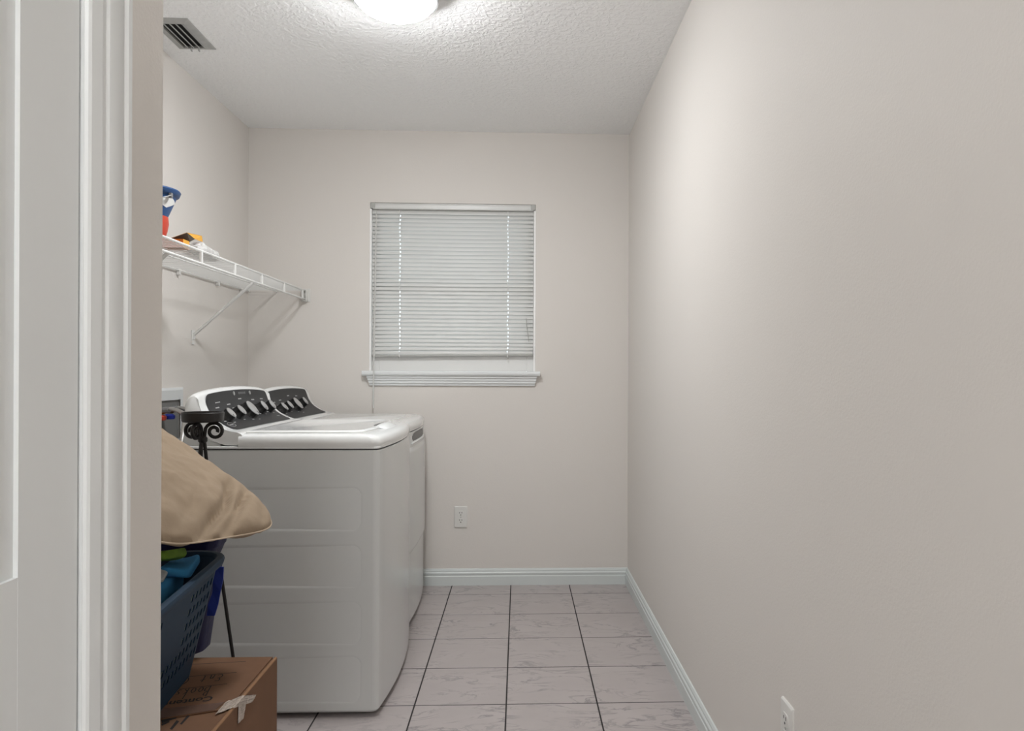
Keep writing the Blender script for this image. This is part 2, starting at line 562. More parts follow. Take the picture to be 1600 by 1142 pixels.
# venetian blind hung in the opening
bl = thing('window_blind', 'closed white mini venetian blind hanging in the window', 'blind', ((WX0 + WX1) / 2, YB + 0.02, WZ0 + 0.1))
HR0, HR1 = 2.018, 2.050
m = MB()
yy = YB + 0.004
m.prism([(WX0 + 0.012, yy, HR0), (WX0 + 0.012, yy - 0.004, HR0 + 0.003), (WX0 + 0.012, yy - 0.004, HR0 + 0.006), (WX0 + 0.012, yy, HR0 + 0.008),
         (WX0 + 0.012, yy, HR1 - 0.007), (WX0 + 0.012, yy - 0.004, HR1 - 0.005), (WX0 + 0.012, yy - 0.004, HR1 - 0.001), (WX0 + 0.012, yy, HR1),
         (WX0 + 0.012, yy + 0.026, HR1), (WX0 + 0.012, yy + 0.026, HR0)], (WX1 - WX0 - 0.024, 0, 0))
obj('headrail', m, 'rail_metal', bl)
for xa in (WX0, WX1 - 0.026):
    m = MB().box(xa + 0.001, xa + 0.025, yy - 0.006, yy + 0.028, HR0 + 0.004, HR1 + 0.001)
    obj('end_bracket', m, 'clip_plastic', bl, bevel=0.002)
# slat: shallow curved strip with two cord holes
SLX0, SLX1 = WX0 + 0.0105, WX1 - 0.0105
LC = (-0.643, -0.062)          # ladder cords
slen = SLX1 - SLX0
xs = [0.0]
for c in LC:
    xs += [c - SLX0 - 0.003, c - SLX0 + 0.003]
xs += [slen]
xs = sorted(xs)
nw = 6
TILT = R(63)


def slat_pt(x, k):
    s = (k / nw - 0.5) * 0.0282
    crown = 0.0042 * (1 - (2 * k / nw - 1) ** 2)
    # s along the slat width, crown towards the room
    y = -crown * math.sin(TILT) - s * math.cos(TILT) * 1.0
    z = s * math.sin(TILT) - crown * math.cos(TILT) * 0.0
    return (x, y, -z)


m = MB()
vid = {}
for i, x in enumerate(xs):
    for k in range(nw + 1):
        vid[i, k] = len(m.v)
        m.v.append(slat_pt(x, k))
for i in range(len(xs) - 1):
    hole = i in (1, 3)
    for k in range(nw):
        if hole and k in (2, 3):
            continue
        m.f.append((vid[i, k], vid[i + 1, k], vid[i + 1, k + 1], vid[i, k + 1]))
slat_me = m.mesh('slat', smooth=60)
slat_me.materials.append(MATS['blind_vinyl'])
NS = 36
ztop, zbot = 2.006, 1.252
for i in range(NS):
    z = ztop + (zbot - ztop) * i / (NS - 1)
    sag = 0.0
    o = obj('slat', slat_me, None, bl, loc=(SLX0 + random.uniform(-.0015, .0015), YB + 0.017, z),
            rot=(random.uniform(-.04, .04), 0.0 if i < NS - 3 else -0.002 * (i - NS + 4), 0))
br = MB().prism([(SLX0, YB + 0.006, -0.006), (SLX0, YB + 0.006, 0.004), (SLX0, YB + 0.012, 0.007), (SLX0, YB + 0.024, 0.007),
                 (SLX0, YB + 0.029, 0.004), (SLX0, YB + 0.029, -0.006)], (slen, 0, 0))
br.v = [(x, y, z + 1.231 + (x - SLX0) / slen * 0.010) for x, y, z in br.v]
obj('bottom_rail', br, 'clip_plastic', bl, bevel=0.0015)  # white rail, its shading put into the grey colour
for c in LC:
    m = MB()
    for i in range(NS + 1):
        z1 = ztop + 0.011 - i * (ztop - zbot) / (NS - 1)
        dx = 0.0012 * (1 if i % 2 else -1)
        m.tube([(c + dx, YB + 0.0075, z1 - 0.002), (c + dx * 0.2, YB + 0.0045, z1 - 0.011), (c - dx, YB + 0.0075, z1 - 0.0195)], 0.0017, 5)
    obj('ladder_cord', m, 'cord_white', bl)
    obj('cord_button', MB().lathe([(0.001, 0), (0.005, 0.001), (0.005, 0.006), (0.001, 0.008)], (c, YB + 0.008, 1.219), 10), 'clip_plastic', bl)
wa, wb = on_y(588, 330, YB - 0.012), on_y(583, 637, YB - 0.058)
m = MB().tube([wa, wa.lerp(wb, 0.5), wb], [0.0035, 0.0038, 0.0042], 6)
obj('tilt_wand', m, 'wand', bl, smooth=30)
pts = [on_y(u, v, YB + 0.002) for u, v in ((822, 497), (823, 510), (825, 522), (826, 534))]
obj('lift_cord', MB().tube(pts, 0.0016, 5), 'clip_plastic', bl)


# ------------------------------------------------------------------ ceiling lamps, the second one added as fill
def ceiling_lamp(name, x, y, label, glass):
    t = thing(name, label, 'ceiling light', (x, y, HC), None)
    obj('rim', MB().lathe([(0.10, 0.0), (0.138, 0.0), (0.1435, -0.006), (0.1435, -0.048), (0.141, -0.055), (0.134, -0.057), (0.129, -0.053), (0.118, -0.012)],
                          (x, y, HC), 64), 'nickel', t, smooth=40)
    obj('glass_bowl', MB().lathe([(0.12, -0.030), (0.127, -0.050), (0.1265, -0.060), (0.122, -0.070), (0.112, -0.080), (0.093, -0.090), (0.062, -0.0975), (0.03, -0.101), (0.002, -0.102)],
                                 (x, y, HC), 48), glass, t, smooth=60)
    return t


ceiling_lamp('ceiling_light', -0.418, 2.468, 'round flush ceiling lamp glowing white above the washer', 'lamp_glass')
ceiling_lamp('ceiling_light', -0.22, -1.0, 'round flush fill lamp added unseen on the passage ceiling', 'added_lamp_glass')  # unseen lamp, added to brighten the near walls and door

# ------------------------------------------------------------------ ceiling vent
VX0, VX1, VY0, VY1 = -1.366, -1.222, 2.745, 3.002
vt = thing('ceiling_vent', 'grey metal louvred air vent in the ceiling corner', 'vent', ((VX0 + VX1) / 2, (VY0 + VY1) / 2, HC))
b_ = 0.028
m = MB()
for ring in (None,):
    o_ = [(VX0, VY0), (VX1, VY0), (VX1, VY1), (VX0, VY1)]
    i_ = [(VX0 + b_, VY0 + b_), (VX1 - b_, VY0 + b_), (VX1 - b_, VY1 - b_), (VX0 + b_, VY1 - b_)]
    r0 = [(x, y, HC) for x, y in o_]
    r1 = [(x, y, HC - 0.003) for x, y in o_]
    r2 = [(x, y, HC - 0.010) for x, y in i_]
    r3 = [(x, y, HC - 0.001) for x, y in i_]
    m.loft([r0, r1, r2, r3], cap=False)
obj('frame', m, 'vent_metal', vt)
obj('duct_shade', MB().box(VX0 + b_, VX1 - b_, VY0 + b_, VY1 - b_, HC - 0.0015, HC - 0.0005), 'vent_dark', vt)  # flat black sheet painting the shade inside the duct
for k in range(4):
    x = VX0 + b_ + 0.006 + k * 0.0225
    m = MB().prism([(x, VY0 + b_, HC - 0.003), (x + 0.002, VY0 + b_, HC - 0.002), (x + 0.016, VY0 + b_, HC - 0.012), (x + 0.014, VY0 + b_, HC - 0.0135)],
                   (0, VY1 - VY0 - 2 * b_, 0))
    obj('louver', m, 'vent_metal', vt)
for k in range(2):
    x = VX0 + b_ + 0.03 + k * 0.03
    obj('damper_lever', MB().box(x, x + 0.003, VY1 - b_ - 0.008, VY1 - b_ + 0.004, HC - 0.024, HC - 0.006), 'vent_metal', vt)


# ------------------------------------------------------------------ wall outlets
def outlet(name, label, c, ax, nrm):
    """c: centre on wall, ax: horizontal axis, nrm: out of the wall"""
    c, ax, nrm = Vector(c), Vector(ax), Vector(nrm)
    up = Vector((0, 0, 1))
    t = thing(name, label, 'outlet', c, 'wall outlets')

    def P3(a, b, d):
        return c + ax * a + up * b + nrm * d
    rings = []
    for ins, d in ((0, 0), (0, 0.003), (0.003, 0.006), (0.006, 0.0065)):
        rings.append([P3(x, z, d) for x, z in rrect(0, 0, 0.035 - ins, 0.0575 - ins, 0.004, 3)])
    obj('plate', MB().loft(rings), 'plastic_white', t, smooth=30)
    for s in (1, -1):
        zc = 0.0195 * s
        o2 = rrect(0, zc, 0.0165, 0.0145, 0.009, 4)
        so = obj('socket', MB().loft([[P3(x, z, 0.006) for x, z in o2], [P3(x, z, 0.0085) for x, z in o2]]), 'plastic_white', t)
        m = MB()
        for dx, hh in ((-0.0062, 0.0042), (0.0062, 0.0035)):
            q = rrect(dx, zc + 0.004, 0.0014, hh, 0.0005, 1)
            m.loft([[P3(x, z, 0.007) for x, z in q], [P3(x, z, 0.0088) for x, z in q]])
        q = rrect(0, zc - 0.0075, 0.0028, 0.0028, 0.0026, 3)
        m.loft([[P3(x, z, 0.007) for x, z in q], [P3(x, z, 0.0088) for x, z in q]])
        obj('slots', m, 'black', so)
    q = rrect(0, 0, 0.003, 0.003, 0.0028, 4)
    obj('screw', MB().loft([[P3(x, z, 0.006) for x, z in q], [P3(x, z, 0.0078) for x, z in q]]), 'clip_plastic', t)


outlet('wall_outlet', 'white duplex outlet low on the wall under the window', (-0.3095, YB, 0.366), (1, 0, 0), (0, -1, 0))
outlet('wall_outlet', 'white duplex outlet low on the long bare wall', (XR, 1.583, 0.368), (0, 1, 0), (-1, 0, 0))


# ------------------------------------------------------------------ washer and dryer
def outline(xb, xf, y0, y1, bow, r, ins=0.0, insf=None, n=5):
    """plan outline, front (+x) bowed; returned counter-clockwise"""
    insf = ins if insf is None else insf
    pts = []
    ya, yb_ = y0 + ins, y1 - ins
    xa = xb + ins
    pts += [(xa, yb_), (xa, ya)]
    # front near corner
    xc = xf - insf
    rr = max(r - ins * 0.3, 0.004)
    for k in range(n + 1):
        a = R(-90 + 80 * k / n)
        pts.append((xc - rr + rr * math.cos(a), ya + rr + rr * math.sin(a)))
    N = 20
    for k in range(1, N):
        t = k / N
        y = ya + rr + (yb_ - ya - 2 * rr) * t
        pts.append((xc + bow * (1 - (2 * t - 1) ** 2), y))
    for k in range(n + 1):
        a = R(10 + 80 * k / n)
        pts.append((xc - rr + rr * math.cos(a), yb_ - rr + rr * math.sin(a)))
    return pts


def machine(name, label, cat, xf, y0, y1, bow, dx, dz, knobs, dryer=False):
    xb = xf - 0.70
    t = thing(name, label, cat, ((xb + xf) / 2, (y0 + y1) / 2, 0))
    ZB, ZS = 0.016, 0.885 + dz
    # cabinet: plan outline lofted, near side carried by an embossed sheet
    m = MB()
    rings = []
    for z, ins in ((ZB, 0.006), (ZB + 0.008, 0.0), (ZS - 0.003, 0.0), (ZS, 0.003)):
        rings.append([(x, y + (0.0045 if y < y0 + 0.001 + ins and x < xf - 0.03 else 0), z) for x, y in outline(xb, xf, y0, y1, bow, 0.022, ins)])
    m.loft(rings)
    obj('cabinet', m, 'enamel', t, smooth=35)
    # side sheet
    x_a, x_b = xb + 0.004, xf - 0.0215
    zr = [(0.759, 0.622), (0.568, 0.434), (0.381, 0.245), (0.200, 0.053)]
    xr0, xr1 = xb + 0.055, xf - 0.062

    def sd(x, z):
        best = 1.0
        for za, zb in zr:
            cx, cz = (xr0 + xr1) / 2, (za + zb) / 2
            hx, hz, rr = (xr1 - xr0) / 2, (za - zb) / 2, 0.026
            qx, qz = abs(x - cx) - hx + rr, abs(z - cz) - hz + rr
            d = math.hypot(max(qx, 0), max(qz, 0)) + min(max(qx, qz), 0) - rr
            best = min(best, d)
        return best

    def side(u, v):
        x = x_a + (x_b - x_a) * u
        z = ZB + 0.008 + (ZS - 0.003 - ZB - 0.008) * v
        d = sd(x, z)
        # a pressed groove line around each field and a slightly sunk field
        k = max(0.0, min(1.0, (d + 0.010) / 0.014))
        k = k * k * (3 - 2 * k)
        return (x, y0 + 0.0040 * (1 - k), z)
    if not dryer:
        obj('side_panel', MB().grid(side, 150, 210), 'enamel', t, smooth=60)
    # black strip painting the shade in the gap, then the top deck
    g = outline(xb, xf, y0, y1, bow, 0.02, 0.008)
    obj('seam_shade', MB().loft([[(x, y, ZS - 0.002) for x, y in g], [(x, y, ZS + 0.006) for x, y in g]]), 'rubber', t)
    g2 = outline(xb, xf, y0, y1, bow, 0.025, -0.001)
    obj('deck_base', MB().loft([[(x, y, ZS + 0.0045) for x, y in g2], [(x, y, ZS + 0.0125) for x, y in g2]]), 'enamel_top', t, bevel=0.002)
    rings = []
    for z, ins, fi in ((0.0105, -0.001, -0.001), (0.012, -0.002, -0.002), (0.034, -0.001, 0.000), (0.043, 0.002, 0.008), (0.048, 0.007, 0.018),
                       (0.051, 0.016, 0.034), (0.0525, 0.028, 0.050), (0.0525, 0.032, 0.056)):
        rings.append([(max(x, -0.922 + dx), y, ZS + z) for x, y in outline(xb, xf, y0, y1, bow, 0.03, ins, fi)])
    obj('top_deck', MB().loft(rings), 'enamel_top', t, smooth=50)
    # lid
    lz = ZS + 0.0525
    lx0, lx1 = xf - 0.452, xf - 0.062
    if not dryer:
        rings = []
        for z, ins in ((-0.001, 0.0), (0.004, 0.0), (0.0075, 0.004), (0.009, 0.010), (0.009, 0.016), (0.0065, 0.026)):
            rings.append([(x, y, lz + z) for x, y in outline(lx0, lx1, y0 + 0.045, y1 - 0.045, bow * 0.8, 0.05, ins)])
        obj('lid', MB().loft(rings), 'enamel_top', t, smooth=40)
        # finger grip at the front of the lid
        ym = (y0 + y1) / 2 + 0.02
        xg = lx1 + bow * 0.8

        def grip(u, v):
            a = (u - 0.5) * 2
            bb = v
            hump = (1 - a * a) ** 0.7 if abs(a) < 1 else 0
            y = ym + a * (0.13 - 0.03 * bb)
            x = xg - 0.030 + bb * 0.072
            z = lz + 0.004 + hump * (0.014 * math.sin(pi * min(1, bb * 1.15))) - 0.012 * bb * bb
            return (x, y, z)
        mg = MB().grid(grip, 24, 10)
        go = obj('lid_grip', mg, 'enamel_top', t, smooth=60)
        m = MB().prism([(xg - 0.036, ym - 0.05, lz + 0.006), (xg - 0.02, ym - 0.05, lz + 0.006), (xg - 0.02, ym - 0.05, lz + 0.0125), (xg - 0.036, ym - 0.05, lz + 0.0085)], (0, 0.1, 0))
        obj('grip_recess', m, 'slot_grey', t)
    else:
        rings = []
        for z, ins in ((-0.001, 0.0), (0.002, 0.001), (0.003, 0.004)):
            rings.append([(x, y, lz + z) for x, y in outline(lx0, lx1 - 0.02, y0 + 0.03, y1 - 0.03, bow * 0.8, 0.05, ins)])
        obj('top_panel', MB().loft(rings), 'enamel_top', t, smooth=40)
        # door with a dark pull slot
        ya, yb_ = y0 + 0.06, y1 - 0.06

        def fx(y):
            tt = (y - y0) / (y1 - y0)
            return xf + bow * (1 - (2 * tt - 1) ** 2)

        def door(u, v):
            y = ya + (yb_ - ya) * u
            z = 0.33 + 0.475 * v
            e = min(1.0, min(u, 1 - u, v, 1 - v) / 0.03)
            return (fx(y) + 0.007 * math.sqrt(max(0.0, 1 - (1 - e) ** 2)), y, z)
        do = obj('door', MB().grid(door, 40, 40), 'enamel', t, smooth=50)
        m = MB()
        sp = [(0.0, -0.004), (0.0, 0.004)]
        y2, y3 = y0 + 0.19, y1 - 0.17
        rings = []
        for k in range(13):
            y = y2 + (y3 - y2) * k / 12
            x = fx(y) + 0.0012
            e = min(1, 6 * min(k / 12, 1 - k / 12) + 0.35)
            h = 0.021 * e
            zc = 0.846
            rings.append([(x, y, zc - h), (x, y, zc + h), (x - 0.01, y, zc + h * 0.9), (x - 0.01, y, zc - h * 0.9)])
        obj('pull_slot', MB().loft(rings), 'slot_grey', t)
        m = MB()
        rings = []
        for k in range(13):
            y = y2 - 0.02 + (y3 - y2 + 0.04) * k / 12
            x = fx(y)
            rings.append([(x - 0.002, y, 0.818), (x + 0.006, y, 0.817), (x + 0.0075, y, 0.823), (x + 0.003, y, 0.829), (x - 0.002, y, 0.829)])
        obj('slot_lip', MB().loft(rings), 'enamel', t, smooth=40)
    # console: lofted along y
    cz = dz
    pan = bez((-0.946, 0.946, 0), (-1.046, 0.978, 0), (-1.056, 1.076, 0), 12)
    sec = [(-0.925, 0.8975), (-0.910, 0.906), (-0.903, 0.922), (-0.910, 0.936), (-0.925, 0.9425)]
    sec += [(p.x, p.y) for p in pan]
    sec += [(-1.061, 1.084), (-1.070, 1.089), (-1.082, 1.086), (-1.094, 1.072), (-1.100, 1.048), (-1.099, 1.018), (-1.088, 0.985),
            (-1.070, 0.956), (-1.040, 0.930), (-1.003, 0.911), (-0.965, 0.8985)]

    def place(x, h, tt):
        """tt 0..1 along the console; arch of the top and the rounding of the ends"""
        q = 2 * tt - 1
        arch = 1 - 0.11 * q * q - 0.05 * abs(q) ** 9
        hh = 0.94 + (h - 0.94) * arch if h > 0.94 else h
        return (x + dx, y0 + 0.004 + (y1 - y0 - 0.008) * tt, hh + cz)
    rings = []
    ts = [0, 0.004, 0.012, 0.025, 0.045] + [0.045 + 0.91 * k / 24 for k in range(1, 24)] + [0.955, 0.975, 0.988, 0.996, 1.0]
    sc = {0: 0.955, 1: 0.975, 2: 0.99, 3: 0.997}
    nT = len(ts)
    for i, tt in enumerate(ts):
        k = sc.get(i, sc.get(nT - 1 - i, 1.0))
        ring = []
        for (x, h) in sec:
            X = -1.0 + (x + 1.0) * k
            Hh = 0.97 + (h - 0.97) * k
            ring.append(place(X, Hh, tt))
        rings.append(ring)
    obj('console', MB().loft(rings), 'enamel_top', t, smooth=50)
    # plate behind the console
    obj('back_plate', MB().box(-1.105 + dx, -1.035 + dx, y0 + 0.016, y1 - 0.016, ZS + 0.0125, 0.962 + cz).box(-1.035 + dx, -0.985 + dx, y0 + 0.016, y1 - 0.016, ZS + 0.0125, 0.925 + cz), 'enamel', t)

    # fascia surface
    def fas(s, tt, off=0.0):
        s = max(0.0, min(1.0, s))
        f = s * (len(pan) - 1)
        i = min(int(f), len(pan) - 2)
        p = pan[i].lerp(pan[i + 1], f - i)
        d = (pan[i + 1] - pan[i]).normalized()
        # smooth direction
        j = min(i + 2, len(pan) - 1)
        d2 = (pan[j] - pan[max(j - 1, 0)]).normalized()
        d = d.lerp(d2, f - i).normalized()
        n = Vector((d.y, -d.x))      # towards the front and up
        return Vector(place(p.x + n.x * off, p.y + n.y * off, tt)), Vector((n.x, 0, n.y))
    ta, tb = 0.075, 0.945

    def fpt(u, v):
        a = min(u, 1 - u) / 0.05
        c = 0.0
        if a < 1:
            c = (1 - math.sqrt(max(0, 1 - (1 - a) ** 2)))
        lo, hi = 0.02 + 0.05 * c, 1.0 - 0.13 * c
        return fas(lo + (hi - lo) * v, ta + (tb - ta) * u, 0.0018)[0]
    fo = obj('control_panel', MB().grid(fpt, 60, 16), 'panel_dark', t, smooth=60)

    # knobs
    for (off, s, big) in knobs:
        tt = (off + (y1 - y0) / 2) / (y1 - y0)
        p, n = fas(s, tt, 0.001)
        r = 0.036 if big else 0.0235
        hgt = 0.026 if big else 0.029
        m = MB()
        rings = []
        nn = 36
        for z, rr in ((0, r * 1.06), (0.006, r * 1.05), (0.009, r * 0.98), (hgt - 0.004, r * 0.96), (hgt - 0.001, r * 0.93)):
            ring = []
            for k in range(nn):
                fl = 1.0 - (0.06 if (k // 2) % 2 and 0.007 < z < hgt - 0.003 else 0)
                ring.append((rr * fl * math.cos(2 * pi * k / nn), rr * fl * math.sin(2 * pi * k / nn), z))
            rings.append(ring)
        m.loft(rings)
        q = n.to_track_quat('Z', 'Y')
        ko = obj('knob', m, 'knob_black', t, smooth=40)
        ko.rotation_mode = 'QUATERNION'
        ko.rotation_quaternion = q
        ko.location = p
        m = MB().lathe([(r * 0.90, hgt - 0.002), (r * 0.90, hgt + 0.0005), (r * 0.84, hgt + 0.0012), (0.002, hgt + 0.0012)], n=28)
        obj('cap', m, 'knob_silver', ko, smooth=30)
        a = R(70)
        m = MB().box(-0.0012, 0.0012, r * 0.5, r * 0.85, hgt + 0.0008, hgt + 0.0018)
        obj('pointer', m, 'knob_black', ko, rot=(0, 0, R(200 if big else 150)))
    # printed marks (illegible at this size), indicator lights and the oval badge
    m = MB()

    def dash(s, tt, ws, wt):
        n1, n2 = 1, 3
        o = [fas(s + a * ws, tt + b * wt, 0.0026)[0] for a, b in ((-.5, -.5), (-.5, .5), (.5, .5), (.5, -.5))]
        m.add(o, [(0, 1, 2, 3)])
    rnd = random.Random(3 if dryer else 5)
    for (off, s, big) in knobs:
        tt = (off + (y1 - y0) / 2) / (y1 - y0)
        dash(s + (0.34 if big else 0.27), tt - 0.005, 0.025, 0.045)
        for k in range(5 if big else 3):
            a = R(40 + 300 * k / (5 if big else 3) + rnd.uniform(-8, 8))
            rr = 0.052 if big else 0.036
            dash(s + math.cos(a) * rr / 0.175, tt + math.sin(a) * rr / (y1 - y0), 0.02, rnd.uniform(0.018, 0.03))
    if not dryer:
        dash(0.80, 0.20, 0.02, 0.06)
        dash(0.22, 0.86, 0.02, 0.05)
        for k in range(6):
            dash(0.93, 0.50 + 0.018 * k, 0.04, 0.004)
    obj('printed_marks', m, 'print_light', fo, fix=False)['kind'] = 'stuff'
    ov = []
    for k in range(28):
        a = 2 * pi * k / 28
        ov.append(fas(0.20 + 0.075 * math.cos(a), 0.135 + 0.034 * math.sin(a), 0.003)[0])
    obj('oval_badge', MB().tube(ov + [ov[0]], 0.0011, 5), 'knob_silver', fo)
    m = MB()
    m.add([fas(0.20 + a, 0.135 + b, 0.003)[0] for a, b in ((-.012, -.022), (-.012, .022), (.012, .022), (.012, -.022))], [(0, 1, 2, 3)])
    obj('badge_lettering', m, 'print_light', fo, fix=False)
    if not dryer:
        for tt in (0.43, 0.66):
            ring = []
            for k in range(20):
                a = 2 * pi * k / 20
                ring.append((0.93 + 0.04 * math.cos(a), tt + 0.010 * math.sin(a)))
            m = MB().loft([[fas(a, b, 0.001)[0] for a, b in ring], [fas(a, b, 0.0045)[0] for a, b in ring]])
            obj('push_button', m, 'knob_silver', fo)
    # feet
    for fx_ in (xb + 0.06, xf - 0.07):
        for fy_ in (y0 + 0.06, y1 - 0.06):
            obj('foot', MB().lathe([(0.02, 0), (0.024, 0.003), (0.022, 0.012), (0.008, 0.018), (0.008, 0.03)], (fx_, fy_, 0.0005), 14), 'rubber', t)
    return t


machine('washing_machine', 'white top-load washer with five knobs and embossed side', 'washer', -0.461, 2.452, 3.148, 0.021, 0.0, 0.0,
        [(-0.225, 0.42, 0), (-0.12, 0.45, 0), (0.0, 0.47, 1), (0.13, 0.50, 0), (0.23, 0.52, 0)])
machine('clothes_dryer', 'white dryer with four knobs standing under the window', 'dryer', -0.497, 3.168, 3.888, 0.018, -0.047, -0.012,
        [(-0.225, 0.42, 0), (-0.135, 0.45, 0), (0.0, 0.47, 1), (0.125, 0.52, 0)], True)

# ------------------------------------------------------------------ laundry outlet box on the left wall, with hoses
lb = thing('washer_outlet_box', 'white recessed water valve box on wall behind the washer', 'valve box', (XL, 3.06, 0.95))
LY0, LY1, LZ0, LZ1 = 2.90, 3.20, 0.83, 1.075
rings = []
for ins, x in ((0, 0.0005), (0, 0.006), (0.006, 0.009), (0.030, 0.009)):
    rings.append([(XL + x, LY0 + ins, LZ0 + ins), (XL + x, LY1 - ins, LZ0 + ins), (XL + x, LY1 - ins, LZ1 - ins * 1.7), (XL + x, LY0 + ins, LZ1 - ins * 1.7)])
obj('frame', MB().loft(rings, cap=False), 'box_plastic', lb)
obj('recess_shade', MB().box(XL + 0.0008, XL + 0.002, LY0 + 0.03, LY1 - 0.03, LZ0 + 0.03, LZ1 - 0.05), 'slot_grey', lb)  # flat grey sheet painting the shade inside the valve box
for yy_, hm in ((2.935, 'red_plastic'), (3.01, 'valve_blue')):
    vo = obj('valve', MB().tube([(XL + 0.002, yy_, 0.985), (XL + 0.05, yy_, 0.985), (XL + 0.055, yy_, 0.99)], [0.011, 0.011, 0.013], 10), 'brass', lb, smooth=30)
    obj('valve_handle', MB().lathe([(0.004, 0), (0.017, 0.001), (0.020, 0.006), (0.020, 0.016), (0.014, 0.022), (0.002, 0.023)], (XL + 0.04, yy_, 0.950), 16), hm, vo, smooth=40)
for yy_, ye, lab in ((2.935, 2.72, 'braided steel water hose from the valve with the red handle'), (3.01, 2.80, 'braided steel water hose from the valve with the blue handle')):
    p = catmull([(XL + 0.05, yy_, 0.99), (XL + 0.09, yy_ - 0.01, 0.995), (XL + 0.15, yy_ - 0.05, 0.975), (XL + 0.20, ye + 0.05, 0.92), (XL + 0.21, ye, 0.82), (XL + 0.235, ye, 0.76), (-1.166, ye, 0.74)], 8)
    h = thing('water_hose', lab, 'hose', p[0])
    obj('braided_tube', MB().tube(p, 0.0085, 10), 'braid', h, smooth=40)
    obj('coupling', MB().tube([(XL + 0.047, yy_, 0.9895), (XL + 0.075, yy_ - 0.005, 0.994)], 0.0125, 10), 'nickel', h, smooth=30)

# ------------------------------------------------------------------ wire shelf
SHX, SHZ, SHD = -1.140, 1.575, 0.046       # front edge, deck height, drop of the lower rail
SY0, SY1 = 1.60, YB - 0.006
ws = thing('wire_shelf', 'white wire shelf on wall above the washer and dryer', 'shelf', (XL, (SY0 + SY1) / 2, SHZ))
wr = 0.0024


def rod(name, a, b, r, n=8):
    return obj(name, MB().tube([a, b], r, n), 'wire_white', ws, smooth=40)


rod('front_rail', (SHX, SY0, SHZ), (SHX, SY1, SHZ), 0.0048)
rod('lower_rail', (SHX + 0.002, SY0, SHZ - SHD), (SHX + 0.002, SY1, SHZ - SHD), 0.0048)
rod('back_rail', (XL + 0.010, SY0, SHZ - 0.006), (XL + 0.010, SY1, SHZ - 0.006), 0.0036)
rod('middle_rail', (-1.29, SY0, SHZ - 0.006), (-1.29, SY1, SHZ - 0.006), 0.0032)
wm = MB().tube([(XL + 0.006, 0, SHZ), (SHX, 0, SHZ)], 0.0016, 6).mesh('wire', smooth=50)
wm.materials.append(MATS['wire_white'])
k = 0
y = SY0 + 0.01
while y < SY1 - 0.004:
    obj('wire', wm, None, ws, loc=(0, y, 0))
    y += 0.0254
pm = MB().box(SHX - 0.004, SHX + 0.006, -0.0055, 0.0055, SHZ - SHD, SHZ).mesh('post', bevel=0.0015, seg=1)
pm.materials.append(MATS['wire_white'])
for y in (1.745, 2.055, 2.365, 2.675, 2.985, 3.295, 3.605, 3.905):
    obj('post', pm, None, ws, loc=(0, y, 0))
for y in (2.49, 3.27):
    bo = obj('brace', MB().tube([(SHX - 0.012, y - 0.03, SHZ - SHD + 0.006), (XL + 0.008, y + 0.03, 1.305), (XL + 0.006, y + 0.03, 1.285)], 0.0068, 8), 'wire_white', ws, smooth=40)
    bm_ = MB().box(XL + 0.0005, XL + 0.005, y + 0.019, y + 0.041, 1.262, 1.325)
    obj('brace_foot', bm_, 'wire_white', bo, bevel=0.001)
for y in (2.15, 2.75, 3.15, 3.55, 3.85):
    obj('wall_clip', MB().box(XL + 0.0005, XL + 0.017, y - 0.008, y + 0.008, SHZ - 0.026, SHZ + 0.001), 'plastic_white', ws, bevel=0.003)
em = MB()
em.box(SHX - 0.018, SHX + 0.026, YB - 0.005, YB - 0.0005, SHZ - SHD - 0.012, SHZ + 0.012)
em.box(SHX - 0.016, SHX - 0.008, YB - 0.030, YB - 0.004, SHZ - SHD - 0.008, SHZ + 0.006)
em.box(SHX + 0.008, SHX + 0.014, YB - 0.030, YB - 0.004, SHZ - SHD - 0.008, SHZ + 0.006)
em.box(SHX - 0.016, SHX + 0.014, YB - 0.030, YB - 0.004, SHZ - SHD - 0.011, SHZ - SHD - 0.006)
obj('end_bracket', em, 'plastic_white', ws)

# things lying on the shelf
TOPZ = SHZ + 0.0021
# small orange carton, end on, with an open flap
a = on_z(286, 386, TOPZ)
ob = thing('small_carton', 'small orange carton with its flap open on wire shelf', 'carton', (a.x - 0.03, a.y, TOPZ))
BX1, BX0, BY0, BY1, BH = a.x, a.x - 0.072, a.y, a.y + 0.05, 0.0285


def carton_side(name, ma, *d):
    return obj(name, MB().box(*d), ma, ob)


carton_side('bottom', 'orange_card', BX0, BX1, BY0, BY1, TOPZ, TOPZ + 0.0015)
carton_side('front_panel', 'orange_card', BX0, BX1, BY0, BY0 + 0.0015, TOPZ + 0.0015, TOPZ + BH)
carton_side('back_panel', 'orange_card', BX0, BX1, BY1 - 0.0015, BY1, TOPZ + 0.0015, TOPZ + BH)
carton_side('end_panel', 'yellow_card', BX1 - 0.0015, BX1, BY0 + 0.0015, BY1 - 0.0015, TOPZ + 0.0015, TOPZ + BH)
carton_side('end_panel', 'orange_card', BX0, BX0 + 0.0015, BY0 + 0.0015, BY1 - 0.0015, TOPZ + 0.0015, TOPZ + BH)


def card(name, quad, ma, mb_):
    q = [Vector(p) for p in quad]
    n = (q[1] - q[0]).cross(q[3] - q[0]).normalized()
    if n.z < 0:
        n = -n
    o = obj(name, MB().loft([q, [p + n * 0.001 for p in q]]), ma, ob)
    obj('inner_face', MB().loft([[p - n * 0.0006 for p in q], [p - n * 0.0001 for p in q]]), mb_, o)
    return o


